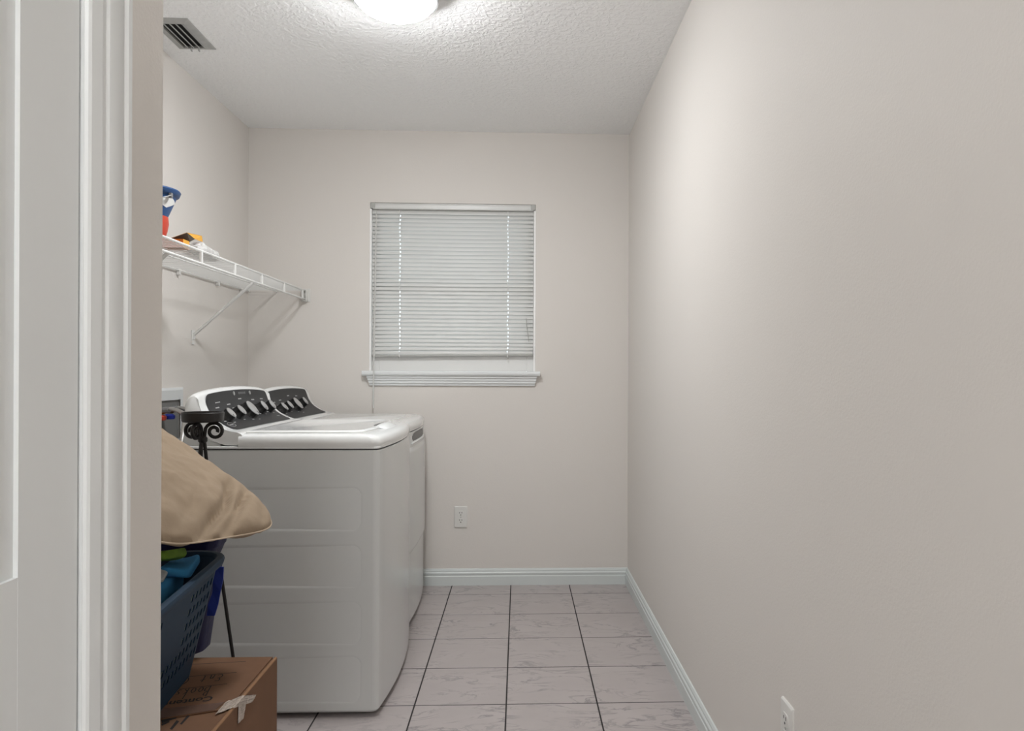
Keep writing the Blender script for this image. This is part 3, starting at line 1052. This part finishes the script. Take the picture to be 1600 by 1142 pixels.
kA, kB, kC, kD = on_y(263, 373.5, BY0 + 0.005), on_y(292, 363.5, BY0 + 0.012), on_y(304.5, 373.5, BY1 + 0.012), on_y(297, 377.5, BY1 - 0.001)
card('lid_flap', [kA, kB, kC, kD], 'yellow_card', 'card_inside')
card('tuck_flap', [kB, on_y(315, 368.5, BY1 + 0.07), on_y(316.5, 378, BY1 + 0.085), kC], 'yellow_card', 'orange_card')

# blue pail standing in a red bowl
pr = on_y(278.5, 299, 2.57)
pc = (pr.x - 0.106, 2.57)
rb = tag(obj('red_bowl', MB().lathe([(0.03, 0), (0.045, 0.002), (0.056, 0.022), (0.064, 0.05), (0.0685, 0.075), (0.0665, 0.098), (0.0635, 0.098), (0.065, 0.075), (0.060, 0.051), (0.052, 0.026), (0.040, 0.008), (0.001, 0.007)],
                                    (pc[0], pc[1], TOPZ), 40), 'red_plastic', smooth=50), 'rounded red plastic bowl under the blue pail', 'bowl')
pl = thing('toy_pail', 'blue plastic pail with white patch on wire shelf', 'pail', (pc[0], pc[1], TOPZ + 0.012))
pz = TOPZ + 0.0085
PH = pr.z - pz
kz = PH / 0.222
obj('pail_body', MB().lathe([(0.001, 0), (0.036, 0), (0.040, 0.02 * kz), (0.0655, 0.115 * kz), (0.088, 0.185 * kz), (0.094, 0.206 * kz), (0.100, 0.222 * kz), (0.096, 0.222 * kz), (0.085, 0.19 * kz), (0.0625, 0.115 * kz), (0.037, 0.022 * kz), (0.001, 0.006)],
                            (pc[0], pc[1], pz), 44), 'pail_blue', pl, smooth=40)
obj('rim_band', MB().lathe([(0.093, 0.200 * kz), (0.101, 0.206 * kz), (0.106, 0.222 * kz), (0.103, 0.228 * kz), (0.098, 0.224 * kz)], (pc[0], pc[1], pz), 44), 'pail_blue', pl, smooth=40)


def pail_r(z):
    return 0.0655 + (z / kz - 0.115) * (0.0225 / 0.07) + 0.0014


# white diamond shaped patch printed on the side facing the room
m = MB()
for az, hw in ((R(-14), R(36)),):
    n = 12
    vs_, fs_ = [], []
    for i in range(n + 1):
        q = 2 * i / n - 1
        ang = az + hw * q
        hh = 0.019 * (1 - abs(q))
        zc = 0.170 * kz + 0.004 * q
        for z in (zc - hh, zc + hh):
            r_ = pail_r(z)
            vs_.append((pc[0] + r_ * math.cos(ang), pc[1] + r_ * math.sin(ang), pz + z))
    for i in range(n):
        fs_.append((2 * i, 2 * i + 2, 2 * i + 3, 2 * i + 1))
    m.add(vs_, fs_)
obj('white_patch', m, 'pail_white', pl, fix=False)
ang0 = R(-18)
hp = []
for i in range(25):
    a_ = pi * i / 24
    rr = 0.105
    d = Vector((math.cos(ang0), math.sin(ang0), 0)) * math.cos(a_) * rr
    e = Vector((math.sin(ang0), -math.cos(ang0), 0))
    hp.append(Vector((pc[0], pc[1], pz + 0.196 * kz)) + d + e * math.sin(a_) * 0.100 + Vector((0, 0, -0.045 * math.sin(a_))))
obj('bail_handle', MB().tube(hp, 0.002, 6), 'nickel', pl, smooth=40)
for s in (1, -1):
    c_ = Vector((pc[0], pc[1], pz + 0.196 * kz)) + Vector((math.cos(ang0), math.sin(ang0), 0)) * (0.100 * s)
    obj('handle_ear', MB().box(c_.x - 0.006, c_.x + 0.006, c_.y - 0.006, c_.y + 0.006, c_.z - 0.010, c_.z + 0.008), 'nickel', pl, bevel=0.003)


def blob(c, rad, rotz=0.0, e=2.6, amp=0.15, freq=6.0, n=40, seed=0.0, floor_=None):
    m = MB()
    c = Vector(c)

    def pw(x, p):
        return math.copysign(abs(x) ** p, x)
    rings = []
    for j in range(n // 2 + 1):
        ph = -pi / 2 + pi * j / (n // 2)
        ring = []
        for i in range(n):
            th = 2 * pi * i / n
            d = Vector((pw(math.cos(ph), 2 / e) * pw(math.cos(th), 2 / e), pw(math.cos(ph), 2 / e) * pw(math.sin(th), 2 / e), pw(math.sin(ph), 2 / e)))
            p = Vector((d.x * rad[0], d.y * rad[1], d.z * rad[2]))
            q = (p * freq) + Vector((seed, seed * 1.7, seed * .3))
            k = 1 + amp * (noise.fractal(q, 0.8, 2.0, 4) - 0.6 * abs(noise.noise(q * 1.8)))
            p *= k
            p = Matrix.Rotation(rotz, 3, 'Z') @ p + c
            if floor_ is not None and p.z < floor_:
                p.z = floor_
            ring.append(p)
        rings.append(ring)
    return m.loft(rings, cap=False)


tag(obj('plastic_bag', blob((-1.185, 2.80, TOPZ + 0.008), (0.040, 0.13, 0.034), 0.12, 2.0, 0.3, 16, 44, 3.1, TOPZ + 0.0005), 'clear_bag', smooth=30),
    'crumpled clear plastic bag on wire shelf beside the orange carton', 'plastic bag')

# ------------------------------------------------------------------ cardboard box on the floor
BZ = 0.41
c0 = on_z(433, 1026, BZ)
bx1, by1 = c0.x, c0.y
c1 = on_z(337, 1110, BZ)
half = by1 - c1.y
by0 = by1 - 2 * half + 0.02
bx0 = bx1 - 0.48
cb = thing('moving_box', 'brown cardboard moving box with handwriting and tape on floor', 'box', ((bx0 + bx1) / 2, (by0 + by1) / 2, 0))
th = 0.004
m = MB().box(bx0, bx1, by0, by0 + th, 0.001, BZ - th).box(bx0, bx1, by1 - th, by1, 0.001, BZ - th)
obj('end_wall', m, 'cardboard', cb)
m = MB().box(bx0, bx0 + th, by0 + th, by1 - th, 0.001, BZ - th)
obj('side_wall', m, 'cardboard', cb)
m = MB().box(bx1 - th, bx1, by0 + th, by1 - th, 0.001, BZ - th)
obj('side_wall', m, 'cardboard', cb)
obj('bottom', MB().box(bx0 + th, bx1 - th, by0 + th, by1 - th, 0.001, 0.005), 'cardboard', cb)
# fold ridge at the right edge and flaps
obj('fold_ridge', MB().tube([(bx1 - 0.004, by0, BZ - 0.004), (bx1 - 0.004, by1, BZ - 0.004)], 0.0042, 8), 'cardboard_edge', cb, smooth=50)
obj('under_flap', MB().box(bx1 - 0.16, bx1 - 0.004, by0 + 0.01, by1 - 0.01, BZ - 0.006, BZ - 0.003), 'cardboard', cb)
sL = on_z(253, 1123, BZ)
sR = on_z(337, 1110, BZ)
sl = (sL.y - sR.y) / (sL.x - sR.x)


def seam_y(x):
    return sR.y + sl * (x - sR.x)


FX1 = bx1 - 0.011
far = obj('flap', MB().loft([[(bx0, seam_y(bx0), z), (FX1, seam_y(FX1), z), (FX1, by1, z), (bx0, by1, z)] for z in (BZ - 0.003, BZ)]), 'cardboard', cb)
near = obj('flap', MB().loft([[(bx0, by0, z), (FX1 + 0.006, by0, z), (FX1 + 0.006, seam_y(FX1) - 0.006, z), (bx0, seam_y(bx0) - 0.006, z)] for z in (BZ - 0.0045, BZ - 0.002)]), 'cardboard', cb)
zt = BZ + 0.0004


def strip(px4, z):
    return [tuple(on_z(u, v, z)) for u, v in px4]


tp = strip([(255, 1107), (351, 1097), (336, 1109), (255, 1121.5)], BZ + 0.0006)
p0, p1, p2, p3 = [Vector(p) for p in tp]
dl = (p0 - p1)
tp = [p0 + dl * 2.2, p1, p2, p3 + (p3 - p2) * 2.2]
tp = [Vector((max(p.x, bx0 + 0.01), p.y, p.z)) for p in tp]
obj('brown_tape', MB().loft([tp, [p + Vector((0, 0, 0.0004)) for p in tp]]), 'tape_brown', cb)
# crinkled clear tape over the right edge
ta_ = [on_z(336, 1117, zt), on_z(353, 1097, zt)]
eu, ev = on_z(360.5, 1106.5, BZ), on_z(379.5, 1087, BZ)
tb_ = [Vector((bx1, eu.y, zt)), Vector((bx1, ev.y, zt))]
fa = [on_x(393, 1097, bx1 + 0.0006), on_x(400, 1085, bx1 + 0.0006)]


def tape_pt(u, v):
    a_, b_2 = ta_[0].lerp(ta_[1], v), tb_[0].lerp(tb_[1], v)
    c_ = fa[0].lerp(fa[1], v)
    jig = 0.0012 * noise.noise(Vector((u * 9, v * 7, 1.3))) + 0.0014
    if u < 0.6:
        p = a_.lerp(b_2, u / 0.6)
        return (p.x, p.y + 0.004 * noise.noise(Vector((u * 20, v, 2))), p.z + jig)
    p = b_2.lerp(c_, (u - 0.6) / 0.4)
    return (p.x + jig, p.y, p.z)


obj('clear_tape', MB().grid(tape_pt, 30, 8), 'tape_clear', cb, fix=False)
q4 = [on_x(u, v, bx1 + 0.001) for u, v in ((371, 1131), (380, 1122), (384, 1098), (372, 1100))]


def tape2(u, v):
    p = q4[0].lerp(q4[1], u).lerp(q4[3].lerp(q4[2], u), v)
    return (p.x + 0.001 + 0.001 * noise.noise(Vector((u * 5, v * 8, 4))), p.y, p.z)


obj('clear_tape', MB().grid(tape2, 6, 14), 'tape_clear', cb, fix=False)


# printed lines and writing (they read from the far side of the box)
def flat_line(a, b, wdt, z=BZ + 0.0003):
    a, b = Vector(a), Vector(b)
    d = (b - a).normalized()
    n = Vector((-d.y, d.x, 0)) * wdt / 2
    return [a - n, b - n, b + n, a + n]


for (ua, va, ub, vb) in ((270, 1039.5, 384, 1033.2), (262, 1060, 370, 1050.2), (253, 1079.5, 355, 1068.2)):
    qd = flat_line(on_z(ua, va, BZ + 0.0003), on_z(ub, vb, BZ + 0.0003), 0.0024)
    obj('ruled_line', MB().add(qd, [(0, 1, 2, 3)]), 'ink', far, fix=False)


def text_mesh(body, bold=0.0, shear=0.0):
    cu = bpy.data.curves.new('lettering', 'FONT')
    cu.body = body
    cu.offset = bold
    cu.shear = shear
    cu.resolution_u = 3
    o = bpy.data.objects.new('lettering_source', cu)
    COL.objects.link(o)
    dg = bpy.context.evaluated_depsgraph_get()
    dg.update()
    me = bpy.data.meshes.new_from_object(o.evaluated_get(dg))
    bpy.data.objects.remove(o)
    return me


def place_text(me, origin, ex, ey, z):
    """map unit text so that its bounding box spans ex by ey from origin"""
    xs_ = [v.co.x for v in me.vertices]; ys_ = [v.co.y for v in me.vertices]
    x0_, x1_, y0_, y1_ = min(xs_), max(xs_), min(ys_), max(ys_)
    for v in me.vertices:
        a_ = (v.co.x - x0_) / (x1_ - x0_); b_2 = (v.co.y - y0_) / (y1_ - y0_)
        p = origin + ex * a_ + ey * b_2
        v.co = (p.x, p.y, z)
    me.update()
    return me


zz = BZ + 0.0003
o_ = on_z(334, 1087, zz); e_ = on_z(249, 1097.5, zz); u_ = on_z(330.5, 1094.5, zz)
obj('printed_word', place_text(text_mesh('Contents', 0.022, 0.0), o_, e_ - o_, u_ - o_, zz), 'ink', far)


def strokes(name, lines, origin, ex, ey, wdt, parent):
    m = MB()
    for ln in lines:
        pts = catmull([(a_, b_2, 0) for a_, b_2 in ln], 5) if len(ln) > 2 else [Vector((a_, b_2, 0)) for a_, b_2 in ln]
        pp = [origin + ex * p.x + ey * p.y for p in pts]
        for i in range(len(pp) - 1):
            d = (pp[i + 1] - pp[i])
            if d.length < 1e-6:
                continue
            m.add(flat_line(pp[i] - d * 0.1, pp[i + 1] + d * 0.1, wdt), [(0, 1, 2, 3)])
    obj(name, m, 'ink', parent, fix=False)


L_E = [[(.75, .95), (.35, 1), (.2, .8), (.35, .58), (.6, .55)], [(.5, .55), (.2, .45), (.08, .2), (.3, 0), (.75, .08)]]
L_n = [[(.1, 0), (.15, .5)], [(.12, .3), (.35, .52), (.5, .4), (.5, .0), (.65, .05)]]
L_t = [[(.3, .95), (.25, .1), (.45, 0)], [(.05, .6), (.6, .64)]]
L_C = [[(.8, .9), (.4, .98), (.1, .5), (.35, .02), (.85, .15)]]
L_e = [[(.1, .28), (.6, .32), (.5, .5), (.2, .48), (.1, .2), (.4, 0), (.75, .1)]]
L_B = [[(.15, 0), (.2, 1)], [(.1, .95), (.6, .95), (.65, .7), (.25, .52)], [(.25, .52), (.75, .45), (.7, .1), (.1, 0)]]
L_o = [[(.4, .5), (.1, .35), (.15, .05), (.5, 0), (.65, .3), (.4, .5)]]
L_k = [[(.15, 0), (.25, 1)], [(.6, .55), (.2, .3), (.65, 0)]]
L_s = [[(.6, .5), (.25, .48), (.3, .28), (.55, .2), (.35, 0), (.08, .05)]]
L_a = [[(.9, .1), (.3, .8), (.5, 1), (.6, .8), (.15, .35), (.2, .05), (.5, 0), (.8, .4)]]


def word(name, letters, pa, pb, pu, wdt, parent):
    o = on_z(*pa, zz); ex = on_z(*pb, zz) - o; ey = on_z(*pu, zz) - o
    n = len(letters)
    lines = []
    for i, L_ in enumerate(letters):
        for ln in L_:
            lines.append([((i + a_ * 0.95) / n, b_2) for a_, b_2 in ln])
    strokes(name, lines, o, ex, ey, wdt, parent)


word('handwriting', [L_E, L_n, L_t, [], L_C, L_e], (350, 1053), (272, 1060.5), (344.5, 1063), 0.0024, far)
word('handwriting', [L_B, L_o, L_o, L_k, L_s, [], L_a], (331, 1072), (250, 1081.5), (324, 1086), 0.0022, far)
# bold slanted mark on the near flap, mostly under the tape
zn = BZ - 0.0016
for quad in (((293, 1117), (297, 1118), (284, 1132), (281, 1131)), ((276, 1125), (280, 1127), (269, 1140), (265, 1139)),
             ((252, 1125), (275, 1120), (276, 1122), (253, 1130)), ((252, 1131), (264, 1126), (265, 1128), (253, 1134))):
    qd = [on_z(u, v, zn) for u, v in quad]
    obj('printed_stroke', MB().add(qd, [(0, 1, 2, 3)]), 'ink', near, fix=False)

# ------------------------------------------------------------------ laundry basket on the box
BB, BT = BZ + 0.0055, BZ + 0.275
pB = on_z(253, 1090, BZ)
pA = on_z(304, 1026, BZ)
rA, rB = on_z(341, 872, BT), on_z(253, 946, BT)
dirv = (rA - rB); dirv.z = 0; dirv.normalize()          # along the basket, away from the viewer
yawb = math.atan2(-dirv.x, dirv.y)
side_n = Vector((dirv.y, -dirv.x, 0))                     # towards +x
Lb, Wb = 0.64, 0.44
far_rim = on_z(300, 863, BT)
dist_far = (far_rim - rB).dot(dirv)
ctr = rB + dirv * (dist_far - Lb / 2) - side_n * (Wb / 2)
ctr.z = BZ
bk = thing('laundry_basket', 'navy plastic laundry basket full of towels on moving box', 'basket', ctr)
FL = 0.055


def bk_pt(x, y, z):
    """local x across, y along, z world"""
    return Vector((ctr.x, ctr.y, 0)) + side_n * x + dirv * y + Vector((0, 0, z))


def per(hx, hy, r):
    """perimeter samples starting at the middle of the +x side; returns function s->(x,y) and length"""
    segs = []
    segs.append(('l', (hx, 0), (hx, hy - r)))
    segs.append(('a', (hx - r, hy - r), 0))
    segs.append(('l', (hx - r, hy), (-hx + r, hy)))
    segs.append(('a', (-hx + r, hy - r), 90))
    segs.append(('l', (-hx, hy - r), (-hx, -hy + r)))
    segs.append(('a', (-hx + r, -hy + r), 180))
    segs.append(('l', (-hx + r, -hy), (hx - r, -hy)))
    segs.append(('a', (hx - r, -hy + r), 270))
    segs.append(('l', (hx, -hy + r), (hx, 0)))
    return segs


def sample(cols, hx, hy, r):
    """cols: list of (segment index, fraction)"""
    segs = per(hx, hy, r)
    out = []
    for i, f in cols:
        s_ = segs[i]
        if s_[0] == 'l':
            out.append((s_[1][0] + (s_[2][0] - s_[1][0]) * f, s_[1][1] + (s_[2][1] - s_[1][1]) * f))
        else:
            a_ = R(s_[2] + 90 * f)
            out.append((s_[1][0] + r * math.cos(a_), s_[1][1] + r * math.sin(a_)))
    return out


HX, HY, RC = Wb / 2, Lb / 2, 0.07
cols, holecol, colid = [], [], []
for i, s_ in enumerate(per(HX, HY, RC)):
    if s_[0] == 'l':
        ln = math.hypot(s_[2][0] - s_[1][0], s_[2][1] - s_[1][1])
    else:
        ln = RC * pi / 2
    if s_[0] == 'l':
        nh = max(1, round(ln / 0.028))
        for k in range(nh):
            cols += [(i, k / nh), (i, (k + 0.27) / nh), (i, (k + 0.80) / nh)]
            holecol += [False, True, False]
            colid += [(i, k, nh)] * 3
    else:
        for k in range(5):
            cols.append((i, k / 5)); holecol.append(False); colid.append((i, k, 5))
rows = [0.0, 0.040]
hole_r = [False]
for k in range(6):
    base_ = 0.052 + k * 0.0315
    rows += [base_, base_ + 0.017]
    hole_r += [False, True]
rows += [BT - BB]
hole_r += [False]
m = MB()
nC = len(cols)
H_ = BT - BB
for z in rows:
    f = 1 - z / H_
    pts = sample(cols, HX - FL * f, HY - FL * f, RC - 0.02 * f)
    for x, y in pts:
        m.v.append(tuple(bk_pt(x, y, BB + z)))
for j in range(len(rows) - 1):
    rid = (j - 2) // 2 if hole_r[j] else None
    for i in range(nC):
        if hole_r[j] and holecol[i]:
            seg, kk, nh = colid[i]
            solid = False
            rr_ = (j - 2) // 2
            if seg in (0, 8) and rr_ >= 2:            # solid label field in the middle of the long side
                pos = (kk if seg == 0 else nh - 1 - kk)
                solid = pos < 3
            if not solid:
                continue
        k = (i + 1) % nC
        m.f.append((j * nC + i, j * nC + k, (j + 1) * nC + k, (j + 1) * nC + i))
side_o = obj('lattice_side', m, 'basket_navy', bk, fix=True)
sm = side_o.modifiers.new('thickness', 'SOLIDIFY')
sm.thickness = 0.003
sm.offset = -1
# floor of the basket
bot = [bk_pt(x, y, BB) for x, y in sample(cols, HX - FL, HY - FL, RC - 0.02)]
obj('basket_floor', MB().loft([[p + Vector((0, 0, -0.0035)) for p in bot], [p + Vector((0, 0, 0.002)) for p in bot]]), 'basket_navy', bk)
# rim: rolled lip swept round the top
m = MB()
rings = []
for off, z in ((-0.004, -0.022), (0.004, -0.022), (0.010, -0.016), (0.013, -0.006), (0.011, 0.001), (0.004, 0.004), (-0.003, 0.002), (-0.006, -0.006)):
    rings.append([bk_pt(x, y, BT + z) for x, y in sample(cols, HX + off, HY + off, RC + off)])
rings.append(rings[0])
m.loft(rings, cap=False)
obj('rim', m, 'basket_navy', bk, smooth=50, weld=1e-6)

# laundry in the basket


def bkl(x, y, z):
    return bk_pt(x, y, z)


tb1 = thing('blue_towel', 'bright blue folded towel lying in laundry basket', 'towel', bkl(0.02, 0.12, BB + 0.13))


def fold(c, hx, hy, hz, rot, tilt, seed, amp=0.012):
    m = MB()
    M_ = Matrix.Translation(c) @ Matrix.Rotation(rot, 4, 'Z') @ Matrix.Rotation(tilt[0], 4, 'X') @ Matrix.Rotation(tilt[1], 4, 'Y')
    rings = []
    N = 26
    sec_ = rrect(0, 0, hy, hz, hz * 0.85, 5)
    for i in range(N + 1):
        u = 2 * i / N - 1
        k = 1 - 0.16 * abs(u) ** 8
        ring = []
        for (y, z) in sec_:
            p = Vector((u * hx, y * k, z * k))
            q = p * 11 + Vector((seed, seed * 2, 0))
            p += Vector((noise.noise(q), noise.noise(q + Vector((5, 0, 0))), noise.noise(q + Vector((0, 9, 0))))) * amp
            p.z += 0.006 * math.sin(p.x * 40 + p.y * 22 + seed)
            ring.append(M_ @ p)
        rings.append(ring)
    return m.loft(rings)


obj('folded_cloth', fold(bkl(0.070, 0.155, BT - 0.040), 0.078, 0.085, 0.030, yawb, (R(-2), R(2)), 1.0, 0.006), 'towel_blue', tb1, smooth=60)
obj('folded_corner', fold(bkl(0.150, 0.200, BT - 0.004), 0.030, 0.060, 0.011, yawb + R(4), (R(5), R(-4)), 4.0, 0.004), 'towel_blue', tb1, smooth=60)
obj('care_tag', fold(bkl(0.135, 0.105, BT - 0.004), 0.013, 0.028, 0.004, yawb + R(8), (R(10), R(10)), 2.0, 0.002), 'tag_white', tb1, smooth=60)
tag(obj('grey_towel', fold(bkl(0.118, -0.005, BT - 0.018), 0.040, 0.048, 0.026, yawb + R(10), (R(4), R(-6)), 7.0, 0.008), 'towel_grey', smooth=60),
    'pale grey terry towel bunched in laundry basket', 'towel')
tag(obj('green_cloth', fold(bkl(0.100, 0.180, BT + 0.024), 0.05, 0.045, 0.011, yawb + R(-15), (R(-6), R(-18)), 9.0, 0.006), 'cloth_green', smooth=60),
    'olive green cloth on top of the blue towel', 'cloth')
tag(obj('lime_cloth', fold(bkl(0.174, 0.02, BB + 0.135), 0.007, 0.215, 0.105, yawb, (0, R(11.5)), 3.0, 0.003), 'cloth_lime', smooth=60),
    'pale lime cloth seen through laundry basket holes', 'cloth')

# ------------------------------------------------------------------ navy tote bag behind the basket
NB = thing('tote_bag', 'dark navy glossy tote bag standing behind laundry basket', 'bag', (-0.97, 2.03, 0))
prof_b = [(0.0, -0.93), (0.02, -0.915), (0.20, -0.905), (0.34, -0.895), (0.383, -0.876), (0.396, -0.842), (0.43, -0.838), (0.50, -0.826), (0.58, -0.814), (0.62, -0.812), (0.635, -0.822), (0.655, -0.812), (0.69, -0.798), (0.705, -0.795)]
rings = []
for z, xr_ in prof_b:
    xl_ = -1.20 + 0.05 * (1 - z / 0.7)
    yn_, yf_ = 1.975 - 0.018 * z, 2.06 + 0.03 * z
    ring = []
    for x, y in rrect((xl_ + xr_) / 2, (yn_ + yf_) / 2, (xr_ - xl_) / 2, (yf_ - yn_) / 2, 0.03, 5):
        q = Vector((x * 9, y * 9, z * 12))
        d = 0.008 * noise.noise(q)
        ring.append((x + d * 0.4, y + d, z + 0.001))
    rings.append(ring)
# folded-in rim
rings.append([((x - (xl_ + xr_) / 2) * 0.97 + (xl_ + xr_) / 2, (y - 2.02) * 0.9 + 2.02, z - 0.03) for x, y, z in rings[-1]])
m = MB().loft(rings, cap=False)
obj('bag_body', m, 'bag_navy', NB, smooth=50)
st_pts = []
for u, v in ((343, 886), (341, 905), (338, 925), (333, 945), (329, 962)):
    st_pts.append(on_y(u, v, 1.951))
m = MB()
rings = []
for i, p in enumerate(st_pts):
    wd = 0.010 + 0.002 * (i % 2)
    rings.append([p + Vector((-wd, -0.004 * (i % 2), 0)), p + Vector((wd, 0, 0)), p + Vector((wd, 0.004, 0)), p + Vector((-wd, 0.004, 0))])
m.loft(rings)
obj('strap', m, 'strap_blue', NB)

# ------------------------------------------------------------------ iron candle stand
CY = 2.22
cc = on_y(317, 652, CY)
cs = thing('candle_stand', 'tall wrought iron candle stand with scrolls beside the washer', 'candle stand', (cc.x, CY, 0))
zc = cc.z
cr = 0.0575
obj('cup', MB().lathe([(0.002, -0.012), (cr - 0.004, -0.013), (cr, -0.010), (cr + 0.0015, 0.014), (cr, 0.016), (cr - 0.003, 0.015), (cr - 0.004, -0.007), (0.002, -0.007)],
                      (cc.x, CY, zc), 40), 'iron', cs, smooth=40)
for az in (R(8), R(172), R(262)):
    d = Vector((math.cos(az), math.sin(az), 0))
    base_ = Vector((cc.x, CY, 0))
    pts = []
    foot_r, zw = 0.125, zc - 0.062
    # leg from floor to waist
    for k in range(11):
        f = k / 10
        r_ = foot_r * (1 - f) ** 1.12 + 0.004
        pts.append(base_ + d * (-r_ if False else r_) + Vector((0, 0, 0.007 + (zw - 0.007) * f)))
    # scroll: rises, curls out and back in
    cxr, czr = 0.033, zc - 0.0415
    for k in range(1, 31):
        f = k / 30
        a_ = pi - f * R(560)
        rr = 0.0275 * (1 - 0.72 * f)
        pts.append(base_ + d * (cxr + rr * math.cos(a_)) + Vector((0, 0, czr + rr * math.sin(a_))))
    obj('leg', MB().tube(pts, 0.0052, 8), 'iron', cs, smooth=50)
    fp = base_ + d * (foot_r + 0.004)
    # small pad foot
    obj('foot', MB().lathe([(0.009, 0), (0.010, 0.004), (0.006, 0.010)], (fp.x, fp.y, 0.0005), 12), 'iron', cs)
obj('collar', MB().lathe([(0.010, 0), (0.013, 0.004), (0.013, 0.014), (0.010, 0.018)], (cc.x, CY, zc - 0.075), 16), 'iron', cs, smooth=40)

# ------------------------------------------------------------------ khaki pillow
Cn = on_y(453, 823, 1.95)
U = Vector((-0.375, 0.10, 0.224)).normalized()
V = Vector((-0.20, -0.40, 0.076)).normalized()
V = (V - U * V.dot(U) * 0.6).normalized()
N_ = U.cross(V).normalized()
if N_.z < 0:
    N_ = -N_
LU, LV, TK = 0.66, 0.46, 0.06


def pil(a, b, sgn):
    # outline: rounded square map
    ex = 5.0
    s_ = (abs(a) ** ex + abs(b) ** ex) ** (1 / ex) if (a or b) else 0
    mx = max(abs(a), abs(b))
    k = (mx / s_) if s_ > 1e-6 else 1
    A, B = a * k, b * k
    edge = max(0.0, 1 - mx ** 3.2)
    thick = TK * edge ** 0.55
    p = Cn + U * (LU * (A + 1) / 2) + V * (LV * (B + 1) / 2) + N_ * (sgn * thick)
    # creases running from the lower edge towards the upper edge
    cw = edge ** 0.3
    x_, y_ = (A + 1) / 2 * LU, (B + 1) / 2 * LV
    w1 = x_ * 0.845 + y_ * 0.535
    wr_ = 0.0
    for c_, amp, sg in ((0.172, 0.032, 0.012), (0.128, 0.026, 0.011), (0.075, 0.010, 0.008), (0.235, 0.008, 0.012)):
        wv = c_ + 0.02 * noise.noise(Vector((y_ * 9, c_ * 20, 0)))
        fade = max(0.0, min(1.0, (0.20 - x_) / 0.10)) * max(0.0, min(1.0, (y_ - 0.015) / 0.06))
        wr_ -= amp * math.exp(-((w1 - wv) / sg) ** 2) * fade
    wr_ += 0.012 * noise.fractal(Vector((x_ * 6, y_ * 6, sgn)), 0.9, 2.0, 4)
    wr_ += 0.005 * noise.noise(Vector((x_ * 26, y_ * 14, 2.0)))
    p += N_ * wr_ * cw * sgn
    return p


m = MB()
NN = 90
m.grid(lambda u, v: pil(2 * u - 1, 2 * v - 1, 1), NN, NN)
m.grid(lambda u, v: pil(2 * u - 1, 2 * v - 1, -1), NN, NN)
pw = thing('pillow', 'khaki cotton pillow lying on top of the basket and bag', 'pillow', Cn + U * LU / 2 + V * LV / 2 - N_ * 0.05)
obj('pillow_case', m, 'pillow_khaki', pw, smooth=70, weld=1e-5)
ed = []
for i in range(41):
    ed.append(pil(-1 + 2 * i / 40, -1, 1))
for i in range(1, 41):
    ed.append(pil(1, -1 + 2 * i / 40, 1))
ed2 = [pil(1 - 2 * i / 40, 1, 1) for i in range(41)] + [pil(-1, 1 - 2 * i / 40, 1) for i in range(1, 41)]
obj('seam', MB().tube(ed, 0.0022, 6), 'pillow_seam', pw, smooth=50)
obj('seam', MB().tube(ed2, 0.0022, 6), 'pillow_seam', pw, smooth=50)
